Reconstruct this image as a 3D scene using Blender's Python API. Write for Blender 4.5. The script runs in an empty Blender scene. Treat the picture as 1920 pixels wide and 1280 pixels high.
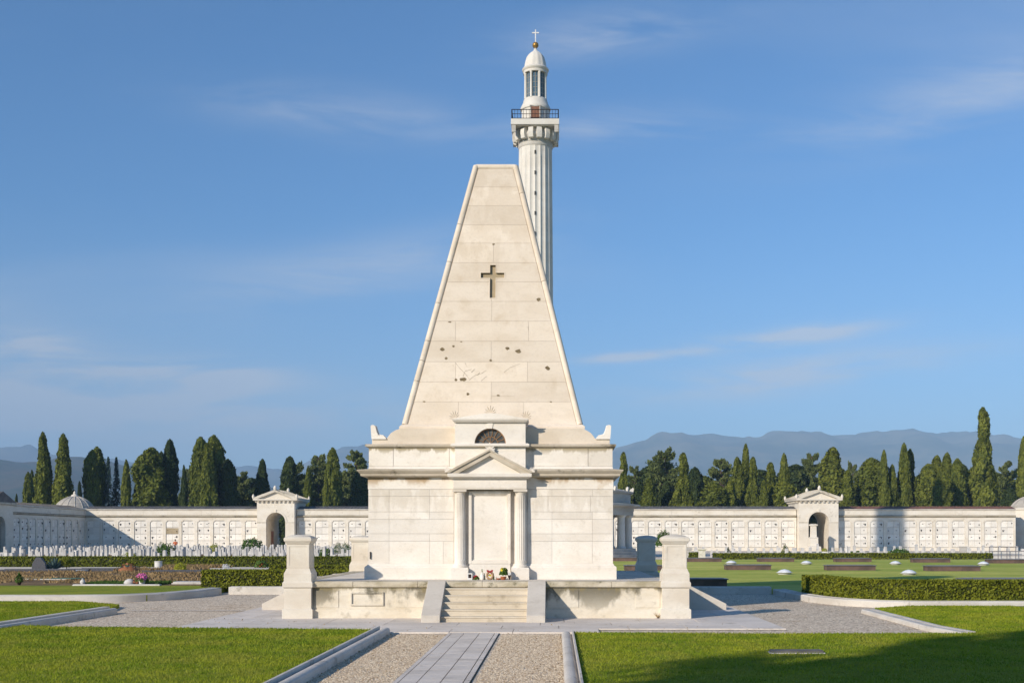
import bpy, math, random
import numpy as np
from mathutils import Vector, Matrix, noise
R = math.radians
random.seed(7); rng = np.random.default_rng(7)
sc = bpy.context.scene
COL = sc.collection

# ------------------------------------------------------------------ camera
F, CU, CV, CH = 2226.0, 1042.0, 1008.0, 1.95      # focal length in photo pixels, vanishing point, eye height
cam = bpy.data.cameras.new('camera'); cob = bpy.data.objects.new('camera', cam); COL.objects.link(cob)
cob.location = (0, 0, CH); cob.rotation_euler = (R(90), 0, 0)
cam.sensor_width = 36; cam.lens = 36 * F / 1920
cam.shift_x = -(CU - 960) / 1920; cam.shift_y = (CV - 640) / 1920
cam.clip_start = 0.1; cam.clip_end = 30000
sc.camera = cob

# ------------------------------------------------------------------ light
SUN = Vector((-.90, -1, .56)).normalized()        # towards the sun
sl = bpy.data.lights.new('sun', 'SUN'); sl.energy = 4.95; sl.angle = R(.6); sl.color = (1, .895, .76)
so = bpy.data.objects.new('sun', sl); COL.objects.link(so)
so.rotation_euler = SUN.to_track_quat('Z', 'Y').to_euler(); so.location = (-30, -30, 40)
w = bpy.data.worlds.new("World"); sc.world = w; w.use_nodes = True
nt = w.node_tree; N = nt.nodes; L = nt.links; N.clear()
sky = N.new('ShaderNodeTexSky'); sky.sky_type = 'NISHITA'; sky.sun_disc = False
sky.sun_elevation = math.asin(SUN.z); sky.sun_rotation = math.atan2(SUN.x, SUN.y)
sky.air_density = 1.0; sky.dust_density = 0.3; sky.ozone_density = 2.2; sky.altitude = 200
bg = N.new('ShaderNodeBackground'); bg.inputs['Strength'].default_value = .098
wo = N.new('ShaderNodeOutputWorld'); tc = N.new('ShaderNodeTexCoord')
def wmath(op, a, b=None):
    m = N.new('ShaderNodeMath'); m.operation = op
    for i, v in enumerate((a, b)):
        if v is None: continue
        if isinstance(v, (int, float)): m.inputs[i].default_value = v
        else: L.new(v, m.inputs[i])
    return m.outputs[0]
sp = N.new('ShaderNodeSeparateXYZ'); L.new(tc.outputs['Generated'], sp.inputs[0])
dz = wmath('MAXIMUM', wmath('ADD', sp.outputs['Z'], .07), .04)
cx_ = wmath('DIVIDE', sp.outputs['X'], dz); cy_ = wmath('DIVIDE', sp.outputs['Y'], dz)
cb = N.new('ShaderNodeCombineXYZ'); L.new(cx_, cb.inputs[0]); L.new(cy_, cb.inputs[1])
mp = N.new('ShaderNodeMapping'); mp.inputs['Rotation'].default_value = (0, 0, R(-14)); mp.inputs['Scale'].default_value = (.42, 1.0, 1); mp.inputs['Location'].default_value = (3.1, 1.7, 0)
L.new(cb.outputs[0], mp.inputs[0])
n1 = N.new('ShaderNodeTexNoise'); n1.inputs['Scale'].default_value = .55; n1.inputs['Detail'].default_value = 9; n1.inputs['Roughness'].default_value = .52; n1.inputs['Distortion'].default_value = .35
L.new(mp.outputs[0], n1.inputs['Vector'])
n2 = N.new('ShaderNodeTexNoise'); n2.inputs['Scale'].default_value = .22; n2.inputs['Detail'].default_value = 3
L.new(mp.outputs[0], n2.inputs['Vector'])
m1 = N.new('ShaderNodeMapRange'); m1.interpolation_type = 'SMOOTHSTEP'; m1.inputs[1].default_value = .50; m1.inputs[2].default_value = .80; L.new(n1.outputs[0], m1.inputs[0])
m2 = N.new('ShaderNodeMapRange'); m2.interpolation_type = 'SMOOTHSTEP'; m2.inputs[1].default_value = .36; m2.inputs[2].default_value = .60; L.new(n2.outputs[0], m2.inputs[0])
wisp = wmath('MULTIPLY', wmath('MULTIPLY', m1.outputs[0], m2.outputs[0]), .62)
# thin veil of cloud lying low over the western (left) hills
lowl = N.new('ShaderNodeMapRange'); lowl.interpolation_type = 'SMOOTHSTEP'; lowl.inputs[1].default_value = .27; lowl.inputs[2].default_value = .0; L.new(sp.outputs['Z'], lowl.inputs[0])
leftm = N.new('ShaderNodeMapRange'); leftm.interpolation_type = 'SMOOTHSTEP'; leftm.inputs[1].default_value = .05; leftm.inputs[2].default_value = -.45; L.new(sp.outputs['X'], leftm.inputs[0])
veil = wmath('MULTIPLY', wmath('MULTIPLY', lowl.outputs[0], leftm.outputs[0]), wmath('MULTIPLY_ADD' if False else 'MULTIPLY', wmath('ADD', n1.outputs[0], .1), .42))
# named bands of cirrus: direction (x/y, z/y), half length, half height, tilt, strength
yy_ = wmath('MAXIMUM', sp.outputs['Y'], .02); sx_ = wmath('DIVIDE', sp.outputs['X'], yy_); sz_ = wmath('DIVIDE', sp.outputs['Z'], yy_)
cb2 = N.new('ShaderNodeCombineXYZ'); L.new(sx_, cb2.inputs[0]); L.new(sz_, cb2.inputs[1])
mp2 = N.new('ShaderNodeMapping'); mp2.inputs['Rotation'].default_value = (0, 0, R(-8)); mp2.inputs['Scale'].default_value = (5, 30, 1); L.new(cb2.outputs[0], mp2.inputs[0])
n3 = N.new('ShaderNodeTexNoise'); n3.inputs['Scale'].default_value = 1.0; n3.inputs['Detail'].default_value = 9; n3.inputs['Roughness'].default_value = .62; n3.inputs['Distortion'].default_value = .5; L.new(mp2.outputs[0], n3.inputs['Vector'])
m3 = N.new('ShaderNodeMapRange'); m3.interpolation_type = 'SMOOTHSTEP'; m3.inputs[1].default_value = .30; m3.inputs[2].default_value = .70; L.new(n3.outputs[0], m3.inputs[0])
band = 0
for (u, v, a, b, tl, st) in ((1470, 632, 170, 17, 7, .62), (1190, 667, 110, 9, 5, .55), (1500, 700, 300, 32, 7, .42), (330, 700, 190, 26, -2, .50), (30, 650, 130, 30, -3, .50), (60, 745, 330, 55, 0, .40), (650, 215, 230, 40, -6, .22), (1150, 235, 180, 30, 2, .26), (700, 500, 300, 50, 10, .20), (1800, 190, 300, 60, 14, .20), (1150, 60, 200, 40, 8, .22), (450, 780, 500, 50, 0, .22)):
    dx = wmath('SUBTRACT', sx_, (u - CU) / F); dzz = wmath('SUBTRACT', sz_, (CV - v) / F); c_, s_ = math.cos(R(tl)), math.sin(R(tl))
    p1 = wmath('MULTIPLY', wmath('ADD', wmath('MULTIPLY', dx, c_), wmath('MULTIPLY', dzz, s_)), F / a); p2 = wmath('MULTIPLY', wmath('SUBTRACT', wmath('MULTIPLY', dzz, c_), wmath('MULTIPLY', dx, s_)), F / b)
    e = wmath('POWER', 2.71828, wmath('MULTIPLY', wmath('ADD', wmath('MULTIPLY', p1, p1), wmath('MULTIPLY', p2, p2)), -1.0))
    e = wmath('MULTIPLY', e, st * 2.5); band = e if isinstance(band, int) else wmath('ADD', band, e)
front = wmath('GREATER_THAN', sp.outputs['Y'], .05)
band = wmath('MULTIPLY', wmath('MULTIPLY', band, front), m3.outputs[0])
fac = wmath('MINIMUM', wmath('ADD', wmath('ADD', wmath('ADD', wisp, veil), band), wmath('MULTIPLY', lowl.outputs[0], .24)), .8)
tint = N.new('ShaderNodeMixRGB'); tint.blend_type = 'MULTIPLY'; tint.inputs[0].default_value = 1; tint.inputs[2].default_value = (.47, .88, 1.24, 1)
L.new(sky.outputs[0], tint.inputs[1])
mx = N.new('ShaderNodeMixRGB'); L.new(fac, mx.inputs[0]); L.new(tint.outputs[0], mx.inputs[1]); mx.inputs[2].default_value = (5.6, 5.9, 6.5, 1)
L.new(mx.outputs[0], bg.inputs[0]); L.new(bg.outputs[0], wo.inputs[0])
sc.view_settings.view_transform = 'Standard'; sc.view_settings.look = 'None'
sc.view_settings.exposure = .22; sc.view_settings.gamma = 1
sc.cycles.volume_bounces = 0; sc.cycles.max_bounces = 6; sc.cycles.transparent_max_bounces = 8

# ------------------------------------------------------------------ photo helpers: a pixel of the photo at a depth / on a level
def PX(u, Y): return (u - CU) * Y / F
def PZ(v, Y): return CH - (v - CV) * Y / F
def GY(v, z=0.): return (CH - z) * F / (v - CV)
def G(u, v, z=0.):
    Y = GY(v, z); return (PX(u, Y), Y)

# ------------------------------------------------------------------ materials
class NT:
    def __init__(s, name, rough=.8):
        s.m = bpy.data.materials.new(name); s.m.use_nodes = True
        s.t = s.m.node_tree; s.n = s.t.nodes; s.l = s.t.links
        s.b = s.n['Principled BSDF']; s.b.inputs['Roughness'].default_value = rough
        s.b.inputs['Specular IOR Level'].default_value = .25
        s.tc = s.n.new('ShaderNodeTexCoord'); s.co = s.tc.outputs['Object']
    def put(s, sock, v):
        if v is None: return
        if hasattr(v, 'is_linked'): s.l.new(v, sock)
        elif isinstance(v, tuple) and len(v) == 3 and sock.type == 'RGBA': sock.default_value = (*v, 1)
        else: sock.default_value = v
    def math(s, op, a, b=None, c=None, clamp=False):
        m = s.n.new('ShaderNodeMath'); m.operation = op; m.use_clamp = clamp
        for i, v in enumerate((a, b, c)): s.put(m.inputs[i], v)
        return m.outputs[0]
    def noise(s, scale, detail=4, rough=.55, stretch=None, loc=(0, 0, 0), dist=0):
        co = s.co
        if stretch or loc != (0, 0, 0):
            mp = s.n.new('ShaderNodeMapping'); mp.inputs['Scale'].default_value = stretch or (1, 1, 1); mp.inputs['Location'].default_value = loc
            s.l.new(s.co, mp.inputs[0]); co = mp.outputs[0]
        t = s.n.new('ShaderNodeTexNoise'); t.inputs['Scale'].default_value = scale; t.inputs['Detail'].default_value = detail
        t.inputs['Roughness'].default_value = rough; t.inputs['Distortion'].default_value = dist
        s.l.new(co, t.inputs['Vector']); return t.outputs[0]
    def vor(s, scale, out='Distance', feature='F1'):
        t = s.n.new('ShaderNodeTexVoronoi'); t.feature = feature; t.inputs['Scale'].default_value = scale
        s.l.new(s.co, t.inputs['Vector']); return t.outputs[out]
    def ramp(s, f, lo, hi, smooth=True):
        m = s.n.new('ShaderNodeMapRange'); m.interpolation_type = 'SMOOTHSTEP' if smooth else 'LINEAR'
        m.inputs[1].default_value = lo; m.inputs[2].default_value = hi; s.l.new(f, m.inputs[0]); return m.outputs[0]
    def mix(s, f, a, b, mode='MIX'):
        m = s.n.new('ShaderNodeMixRGB'); m.blend_type = mode
        s.put(m.inputs[0], f); s.put(m.inputs[1], a); s.put(m.inputs[2], b); return m.outputs[0]
    def island(s): 
        return s.n.new('ShaderNodeNewGeometry').outputs['Random Per Island']
    def objrand(s): return s.n.new('ShaderNodeObjectInfo').outputs['Random']
    def z(s, i=2):
        q = s.n.new('ShaderNodeSeparateXYZ'); s.l.new(s.co, q.inputs[0]); return q.outputs[i]
    def color(s, c): s.put(s.b.inputs['Base Color'], c)
    def bump(s, h, dist=.01, strength=1):
        b = s.n.new('ShaderNodeBump'); b.inputs['Distance'].default_value = dist; b.inputs['Strength'].default_value = strength
        s.l.new(h, b.inputs['Height']); s.l.new(b.outputs[0], s.b.inputs['Normal'])

def stone(name, c1, c2, dirt=(.30, .24, .13), dirt_amt=.35, tone=.10, bump=.006, scale=1.0, streak=None, seam=None):
    """weathered marble: cloudy tone, per-block tone, fine veins, ochre weathering spots; streak=(ztop, depth, colour, amount) rain-run dirt"""
    t = NT(name, .72)
    a = t.noise(.9 * scale, 6, .6, stretch=(1, 1, 2.2))
    c = t.mix(t.ramp(a, .35, .68), c1, c2)
    isl = t.island()
    k = t.math('MULTIPLY_ADD', isl, tone, 1 - tone * .6)
    cc = t.n.new('ShaderNodeCombineXYZ')
    for i in range(3): t.l.new(k, cc.inputs[i])
    c = t.mix(1., c, cc.outputs[0], 'MULTIPLY')
    f = t.noise(14 * scale, 5, .65, stretch=(1, 1, 1.6))
    c = t.mix(t.math('MULTIPLY', t.ramp(f, .50, .68), .30), c, tuple(x * .72 for x in c1))
    sp = t.noise(2.2 * scale, 8, .7, loc=(3, 1, 7))
    c = t.mix(t.math('MULTIPLY', t.ramp(sp, .55, .70), dirt_amt), c, dirt)
    if streak:
        for (zt, depth, col, amt, hs, lo, hi) in streak:
            z = t.z()
            g = t.math('MULTIPLY', t.ramp(z, zt - depth, zt), t.math('LESS_THAN', z, zt + .02))
            s = t.noise(1.0, 6, .62, stretch=(hs, hs, .7), loc=(5, 2, 1))
            thr = t.math('ADD', t.math('MULTIPLY', g, .42), t.math('MULTIPLY', t.math('SUBTRACT', s, .5), 1.7))
            q = t.ramp(thr, lo, hi)
            c = t.mix(t.math('MULTIPLY', t.math('MULTIPLY', q, g), amt), c, col)
    t.color(c)
    h = t.math('ADD', t.noise(6 * scale, 8, .65), t.math('MULTIPLY', t.noise(40 * scale, 3), .5))
    t.bump(h, bump); return t.m

WHITE1, WHITE2 = (.80, .745, .665), (.73, .665, .575)
M = {}
M['marble'] = stone('white_marble', WHITE1, WHITE2, dirt_amt=.24, tone=.12, streak=[(3.2, 1.6, (.50, .43, .33), .38, 2.6, .26, .42)])
M['pyramid'] = stone('cream_marble', (.735, .64, .52), (.665, .565, .44), dirt=(.46, .34, .20), dirt_amt=.26, tone=.12, streak=[(12.1, 8.0, (.52, .42, .30), .30, 2.6, .28, .44)])
M['frieze'] = stone('stained_frieze', WHITE1, WHITE2, dirt=(.42, .27, .10), dirt_amt=.35, tone=.06, streak=[(3.58, .42, (.30, .16, .025), 1.0, 1.5, .08, .30)])
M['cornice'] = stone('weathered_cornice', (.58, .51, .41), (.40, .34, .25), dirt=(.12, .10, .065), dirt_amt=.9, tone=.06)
M['attic'] = stone('attic_marble', WHITE1, WHITE2, dirt_amt=.25, tone=.15, streak=[(4.26, .24, (.27, .21, .10), .95, 3.2, .10, .28)])
M['terrace'] = stone('terrace_stone', (.74, .675, .56), (.64, .56, .43), dirt=(.30, .26, .18), dirt_amt=.5, tone=.07, bump=.012,
                     streak=[(.80, .95, (.13, .115, .075), .92, 1.1, .20, .38), (.86, .35, (.26, .21, .10), .85, 3.5, .20, .36)])
M['coping'] = stone('terrace_coping', (.62, .55, .43), (.36, .31, .20), dirt=(.12, .11, .06), dirt_amt=1.0, tone=.05, bump=.015, scale=1.6)
M['tread'] = stone('step_stone', (.66, .58, .46), (.56, .48, .36), dirt=(.26, .20, .12), dirt_amt=.5, tone=.06, bump=.012)
M['cheek'] = stone('cheek_stone', (.62, .57, .50), (.54, .49, .42), dirt=(.28, .24, .18), dirt_amt=.25, tone=.03)
M['pier'] = stone('pier_stone', (.70, .65, .56), (.62, .55, .45), dirt=(.28, .24, .16), dirt_amt=.35, tone=.05)
M['floor'] = stone('terrace_paving', (.64, .59, .52), (.55, .50, .43), dirt_amt=.4, tone=.12)
M['paving'] = stone('grey_paving', (.72, .65, .575), (.62, .555, .485), dirt=(.22, .18, .13), dirt_amt=.45, tone=.14, bump=.008)
M['kerb'] = stone('kerb_stone', (.66, .62, .56), (.55, .51, .45), dirt=(.19, .17, .12), dirt_amt=.6, tone=.12, bump=.015)
M['chip'] = stone('broken_stone', (.30, .23, .13), (.20, .15, .085), dirt_amt=.3, bump=.03, scale=6)
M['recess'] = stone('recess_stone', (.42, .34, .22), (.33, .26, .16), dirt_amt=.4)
M['wall'] = stone('arcade_marble', (.76, .70, .60), (.66, .59, .48), dirt=(.34, .28, .19), dirt_amt=.5, tone=.06, scale=.35, bump=.02)
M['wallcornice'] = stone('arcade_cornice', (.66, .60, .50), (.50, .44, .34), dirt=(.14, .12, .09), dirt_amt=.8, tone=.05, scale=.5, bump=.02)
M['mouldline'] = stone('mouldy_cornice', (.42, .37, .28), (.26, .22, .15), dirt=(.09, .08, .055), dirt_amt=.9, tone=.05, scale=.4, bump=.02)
M['niche'] = stone('niche_marble', (.80, .76, .69), (.72, .67, .59), dirt_amt=.3, tone=.24, scale=.4)
M['tower'] = stone('tower_stone', (.70, .665, .60), (.62, .58, .51), dirt_amt=.15, tone=.05, scale=.3, bump=.02)
M['towergrey'] = stone('weathered_and_shade_tower_stone', (.52, .49, .44), (.40, .37, .32), dirt=(.13, .11, .09), dirt_amt=.7, tone=.05, scale=.4, bump=.03)
M['domeroof'] = stone('dome_tiles', (.50, .46, .40), (.38, .35, .30), dirt_amt=.5, tone=.2, scale=.6)
M['headstone'] = stone('headstone_marble', (.62, .60, .57), (.46, .44, .41), dirt=(.3, .27, .22), dirt_amt=.4, tone=.05)

def plain(name, c, rough=.6, c2=None, sc_=6, metal=0, bump=0):
    t = NT(name, rough)
    c2 = c2 or tuple(x * .78 for x in c)
    t.color(t.mix(t.ramp(t.noise(sc_, 5), .35, .65), c, c2)); t.b.inputs['Metallic'].default_value = metal
    if bump: t.bump(t.noise(sc_ * 4, 5), bump)
    return t.m
M['iron'] = plain('dark_iron', (.035, .022, .02), .5)
M['rust'] = plain('bronze_grille', (.36, .20, .09), .6, (.25, .13, .06))
M['glass'] = plain('dusty_glass', (.07, .075, .075), .3, (.13, .13, .12))
M['towerglass'] = plain('lantern_glass', (.05, .10, .15), .12, (.09, .15, .19), sc_=1)
M['gold'] = plain('gilded_ball', (.42, .24, .06), .4, metal=.6)
M['door'] = plain('oxidised_door', (.24, .11, .065), .6)
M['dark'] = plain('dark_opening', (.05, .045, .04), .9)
M['red'] = plain('red_ribbon', (.34, .03, .03), .5)
M['terracotta'] = plain('terracotta', (.42, .14, .06), .8)
M['rooftile'] = plain('red_roof_tiles', (.26, .12, .08), .85, (.16, .09, .07), sc_=1.5, bump=.05)
M['roofgrey'] = plain('grey_roof_slabs', (.17, .16, .15), .85, (.10, .095, .09), sc_=.9, bump=.04)
M['bronze'] = plain('dark_bronze', (.05, .04, .035), .5)
M['brownpanel'] = plain('brown_steel', (.17, .105, .085), .6, (.10, .07, .06), sc_=2)
M['glassblock'] = plain('grey_glass_panel', (.16, .15, .16), .3, sc_=2)
M['acrylic'] = plain('white_acrylic', (.78, .80, .82), .25)
M['whitepaint'] = plain('white_paint', (.78, .77, .74), .5)
M['pink'] = plain('pink_petals', (.60, .10, .34), .6, (.85, .30, .55), sc_=30)
M['orange'] = plain('orange_petals', (.45, .13, .04), .6)
M['yellow'] = plain('yellow_petals', (.75, .62, .06), .6)
M['wreathstraw'] = plain('dried_wreath', (.50, .34, .20), .9, (.36, .22, .12), sc_=40, bump=.01)
M['skin'] = plain('skin', (.50, .28, .19), .6)
M['shirt'] = plain('orange_shirt', (.62, .16, .06), .8)
M['trousers'] = plain('dark_trousers', (.05, .055, .07), .8)
M['hair'] = plain('brown_hair', (.06, .035, .02), .6)
M['bark'] = plain('tree_bark', (.13, .095, .07), .9, (.07, .05, .04), sc_=3, bump=.05)
M['rubber'] = plain('dark_granite', (.05, .05, .06), .4, (.09, .09, .10), sc_=20)
M['clay'] = plain('orange_soil_mound', (.35, .15, .07), .9, bump=.03)
M['greenmat'] = plain('green_cover_mat', (.13, .22, .13), .8)

def leaf(name, ca, cb, hue=.35, trans=.25, scale=.35, patch=None):
    """foliage: light and dark clumps by noise, hue differs per tree and per leaf"""
    t = NT(name, .65); t.b.inputs['Specular IOR Level'].default_value = .15
    n = t.ramp(t.noise(scale * 3, 4), .35, .68)
    c = t.mix(n, ca, cb)
    isl = t.island(); c = t.mix(t.math('MULTIPLY', isl, .5), c, tuple(x * 1.45 for x in cb))
    if patch: c = t.mix(t.math('MULTIPLY', t.ramp(t.noise(1.3, 6, .7, stretch=(1, .6, 1)), .46, .62), .72), c, patch); c = t.mix(t.math('MULTIPLY', t.ramp(t.noise(4.5, 4, .7, loc=(4, 4, 1)), .52, .64), .45), c, tuple(x * .55 for x in ca))
    r = t.objrand(); c = t.mix(t.math('MULTIPLY', r, hue), c, (ca[0] * 1.0, ca[1] * 1.1, ca[2] * 1.2))
    t.color(c)
    tr = t.n.new('ShaderNodeBsdfTranslucent'); t.l.new(c, tr.inputs[0])
    ms = t.n.new('ShaderNodeMixShader'); ms.inputs[0].default_value = trans
    t.l.new(t.b.outputs[0], ms.inputs[1]); t.l.new(tr.outputs[0], ms.inputs[2])
    t.l.new(ms.outputs[0], t.n['Material Output'].inputs[0]); return t.m
M['cypress'] = leaf('cypress_leaves', (.055, .078, .012), (.21, .225, .034))
M['cypressdark'] = leaf('dark_cypress_leaves', (.022, .042, .014), (.08, .105, .028))
M['cedar'] = leaf('cedar_needles', (.065, .090, .028), (.20, .225, .065))
M['spruce'] = leaf('spruce_needles', (.025, .050, .034), (.06, .10, .07))
M['hedge'] = leaf('hedge_leaves', (.038, .058, .006), (.23, .24, .022), scale=2.6, trans=.2)  # dark clumps in the leaf colour paint shaded gaps of the hedge
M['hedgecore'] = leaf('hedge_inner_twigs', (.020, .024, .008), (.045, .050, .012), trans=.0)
M['bush'] = leaf('bush_leaves', (.04, .085, .015), (.10, .17, .03), scale=2)
M['limebush'] = leaf('yellow_green_leaves', (.22, .25, .02), (.40, .40, .04), scale=2)
M['agave'] = leaf('blue_agave_leaves', (.05, .085, .085), (.09, .14, .13), scale=2, trans=0)
M['dryplant'] = leaf('dried_plants', (.20, .13, .06), (.36, .25, .12), scale=1, hue=.1)
M['blade'] = leaf('grass_blades', (.105, .200, .010), (.315, .345, .026), scale=.25, trans=.35, hue=0, patch=(.34, .34, .05))

def ground_mat(name, fn):
    t = NT(name, .95); t.b.inputs['Specular IOR Level'].default_value = .1; fn(t); return t.m
def _lawn(t):
    a = t.ramp(t.noise(.35, 5, .6), .35, .66); b = t.ramp(t.noise(2.5, 5, .7), .40, .72); d = t.noise(30, 4, .7)
    c = t.mix(a, (.20, .27, .022), (.38, .40, .035)); c = t.mix(t.math('MULTIPLY', b, .5), c, (.42, .35, .08))
    c = t.mix(t.math('MULTIPLY', t.ramp(d, .35, .7), .6), c, (.12, .165, .015)); t.color(c); t.bump(t.noise(26, 6, .8), .03)
M['lawn'] = ground_mat('lawn_grass', _lawn)
def _lawn2(t):
    a = t.ramp(t.noise(.12, 6, .65, stretch=(.5, 1.6, 1)), .36, .64); b = t.ramp(t.noise(1.6, 6, .75), .38, .68)
    c = t.mix(a, (.34, .41, .07), (.60, .57, .14)); c = t.mix(t.math('MULTIPLY', b, .5), c, (.27, .33, .05)); t.color(c); t.bump(t.noise(14, 6, .8), .03)
M['farlawn'] = ground_mat('distant_lawn_grass', _lawn2)
def _gravel(t):
    v = t.vor(24, 'Color'); vd = t.vor(24); q = t.n.new('ShaderNodeSeparateXYZ'); t.l.new(v, q.inputs[0])
    c = t.mix(q.outputs[0], (.62, .50, .37), (1.0, .88, .70)); c = t.mix(t.math('MULTIPLY', t.ramp(q.outputs[1], .8, .95), .8), c, (.15, .11, .08))
    c = t.mix(t.math('MULTIPLY', t.ramp(vd, .35, .62), .42), c, (.26, .19, .13))
    c = t.mix(t.math('MULTIPLY', t.ramp(t.noise(.8, 6, .7), .50, .68), .38), c, (.40, .27, .16))
    t.color(c); t.bump(t.math('SUBTRACT', 1., vd), .014)
M['gravel'] = ground_mat('pale_gravel', _gravel)
def _gravel2(t):
    c = t.mix(t.ramp(t.noise(9, 8, .8), .38, .66), (.60, .52, .41), (.84, .76, .64))
    c = t.mix(t.math('MULTIPLY', t.ramp(t.noise(.5, 5), .5, .75), .4), c, (.34, .25, .16)); t.color(c); t.bump(t.noise(30, 6, .8), .012)
M['gravelfar'] = ground_mat('fine_gravel', _gravel2)
def _earth(t):
    c = t.mix(t.ramp(t.noise(1.2, 7, .7), .38, .66), (.16, .10, .055), (.32, .22, .12)); t.color(c); t.bump(t.noise(10, 6, .8), .05)
M['earth'] = ground_mat('dry_soil', _earth)
def _hill(t):
    c = t.mix(t.ramp(t.noise(.006, 8, .7), .4, .62), (.035, .055, .025), (.10, .075, .045)); c = t.mix(t.math('MULTIPLY', t.ramp(t.noise(.03, 6, .7), .5, .7), .7), c, (.02, .035, .018)); t.color(c)
M['hill'] = ground_mat('wooded_hillside', _hill)
def _hill2(t):
    c = t.mix(t.ramp(t.noise(.0025, 8, .7), .4, .62), (.03, .05, .03), (.14, .13, .08)); t.color(c)
M['mount'] = ground_mat('far_mountain', _hill2)

# ------------------------------------------------------------------ mesh building
class MB:
    def __init__(s): s.v = []; s.f = []
    def add(s, vs, fs):
        o = len(s.v); s.v += [tuple(p) for p in vs]; s.f += [tuple(i + o for i in f) for f in fs]; return s
    def box(s, x0, x1, y0, y1, z0, z1):
        return s.add([(x0, y0, z0), (x1, y0, z0), (x1, y1, z0), (x0, y1, z0), (x0, y0, z1), (x1, y0, z1), (x1, y1, z1), (x0, y1, z1)],
                     [(0, 3, 2, 1), (4, 5, 6, 7), (0, 1, 5, 4), (1, 2, 6, 5), (2, 3, 7, 6), (3, 0, 4, 7)])
    def prism(s, pts, a, b, fn):
        """extrude polygon pts between a and b; fn(p, t) -> xyz"""
        n = len(pts); vs = [fn(p, a) for p in pts] + [fn(p, b) for p in pts]
        fs = [tuple(range(n))[::-1], tuple(range(n, 2 * n))] + [(i, (i + 1) % n, n + (i + 1) % n, n + i) for i in range(n)]
        return s.add(vs, fs)
    def xz(s, pts, y0, y1): return s.prism(pts, y0, y1, lambda p, t: (p[0], t, p[1]))
    def yz(s, pts, x0, x1): return s.prism(pts, x0, x1, lambda p, t: (t, p[0], p[1]))
    def xy(s, pts, z0, z1): return s.prism(pts, z0, z1, lambda p, t: (p[0], p[1], t))
    def loft(s, rings, close=True):
        """rings: lists of equal length points; quads between, caps at ends"""
        n = len(rings[0]); vs = [p for r in rings for p in r]; fs = []
        for k in range(len(rings) - 1):
            for i in range(n):
                j = (i + 1) % n; fs.append((k * n + i, k * n + j, (k + 1) * n + j, (k + 1) * n + i))
        if close: fs.append(tuple(range(n))[::-1]); fs.append(tuple(range((len(rings) - 1) * n, len(rings) * n)))
        return s.add(vs, fs)
    def rects(s, prof, cx=0, cy=0):
        """prof: (hx, hy, z) rectangle stack"""
        return s.loft([[(cx - a, cy - b, z), (cx + a, cy - b, z), (cx + a, cy + b, z), (cx - a, cy + b, z)] for a, b, z in prof])
    def lathe(s, prof, cx=0, cy=0, n=24, rf=None, a0=0):
        return s.loft([[(cx + r * (rf(i / n, z) if rf else 1) * math.cos(a0 + 2 * math.pi * i / n), cy + r * (rf(i / n, z) if rf else 1) * math.sin(a0 + 2 * math.pi * i / n), z) for i in range(n)] for r, z in prof])
    def tube(s, pts, r, n=8):
        rings = []
        pts = [Vector(p) for p in pts]; rs = r if isinstance(r, (list, tuple)) else [r] * len(pts)
        for k, p in enumerate(pts):
            d = (pts[min(k + 1, len(pts) - 1)] - pts[max(k - 1, 0)]).normalized()
            u = d.cross(Vector((0, 0, 1)));  u = u if u.length > .05 else d.cross(Vector((0, 1, 0)))
            u.normalize(); w_ = u.cross(d)
            rings.append([p + (u * math.cos(2 * math.pi * i / n) + w_ * math.sin(2 * math.pi * i / n)) * rs[k] for i in range(n)])
        return s.loft(rings)
    def rot(s, k):
        """copy of everything turned k*90 deg about local z"""
        m = MB(); c, q = [(1, 0), (0, 1), (-1, 0), (0, -1)][k % 4]
        m.v = [(x * c - y * q, x * q + y * c, z) for x, y, z in s.v]; m.f = list(s.f); return m
    def join(s, o): return s.add(o.v, o.f)
    def build(s, name, mat, parent=None, smooth=False, bevel=0, **kw):
        me = bpy.data.meshes.new(name); me.from_pydata(s.v, [], s.f); me.update()
        return link(name, me, mat, parent, smooth, bevel, **kw)
def link(name, me, mat, parent=None, smooth=False, bevel=0, label=None, cat=None, group=None, kind=None, loc=(0, 0, 0)):
    o = bpy.data.objects.new(name, me); COL.objects.link(o); me.materials.append(M[mat] if isinstance(mat, str) else mat)
    if parent: o.parent = parent
    o.location = loc
    if smooth:
        me.polygons.foreach_set('use_smooth', [True] * len(me.polygons)); me.set_sharp_from_angle(angle=R(smooth if smooth is not True else 50))
    if bevel:
        b = o.modifiers.new('bevel', 'BEVEL'); b.width = bevel; b.segments = 2; b.limit_method = 'ANGLE'; b.angle_limit = R(40); b.use_clamp_overlap = True
    tag(o, label, cat, group, kind); return o
def tag(o, label=None, cat=None, group=None, kind=None):
    for k, v in (('label', label), ('category', cat), ('group', group), ('kind', kind)):
        if v: o[k] = v
    return o
def thing(name, label, cat, loc=(0, 0, 0), rz=0, group=None):
    o = bpy.data.objects.new(name, None); COL.objects.link(o); o.location = loc; o.rotation_euler = (0, 0, rz)
    o.empty_display_size = .2; return tag(o, label, cat, group)
def copy_tree(o, loc, rz=0, scale=None, label=None, group=None):
    c = o.copy(); COL.objects.link(c); c.location = loc; c.rotation_euler = (0, 0, rz)
    if scale is not None: c.scale = scale if isinstance(scale, tuple) else (scale,) * 3
    if label: c['label'] = label
    if group: c['group'] = group
    def kids(a, b):
        for ch in list(a.children):
            d = ch.copy(); COL.objects.link(d); d.parent = b; kids(ch, d)
    kids(o, c); return c
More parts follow.
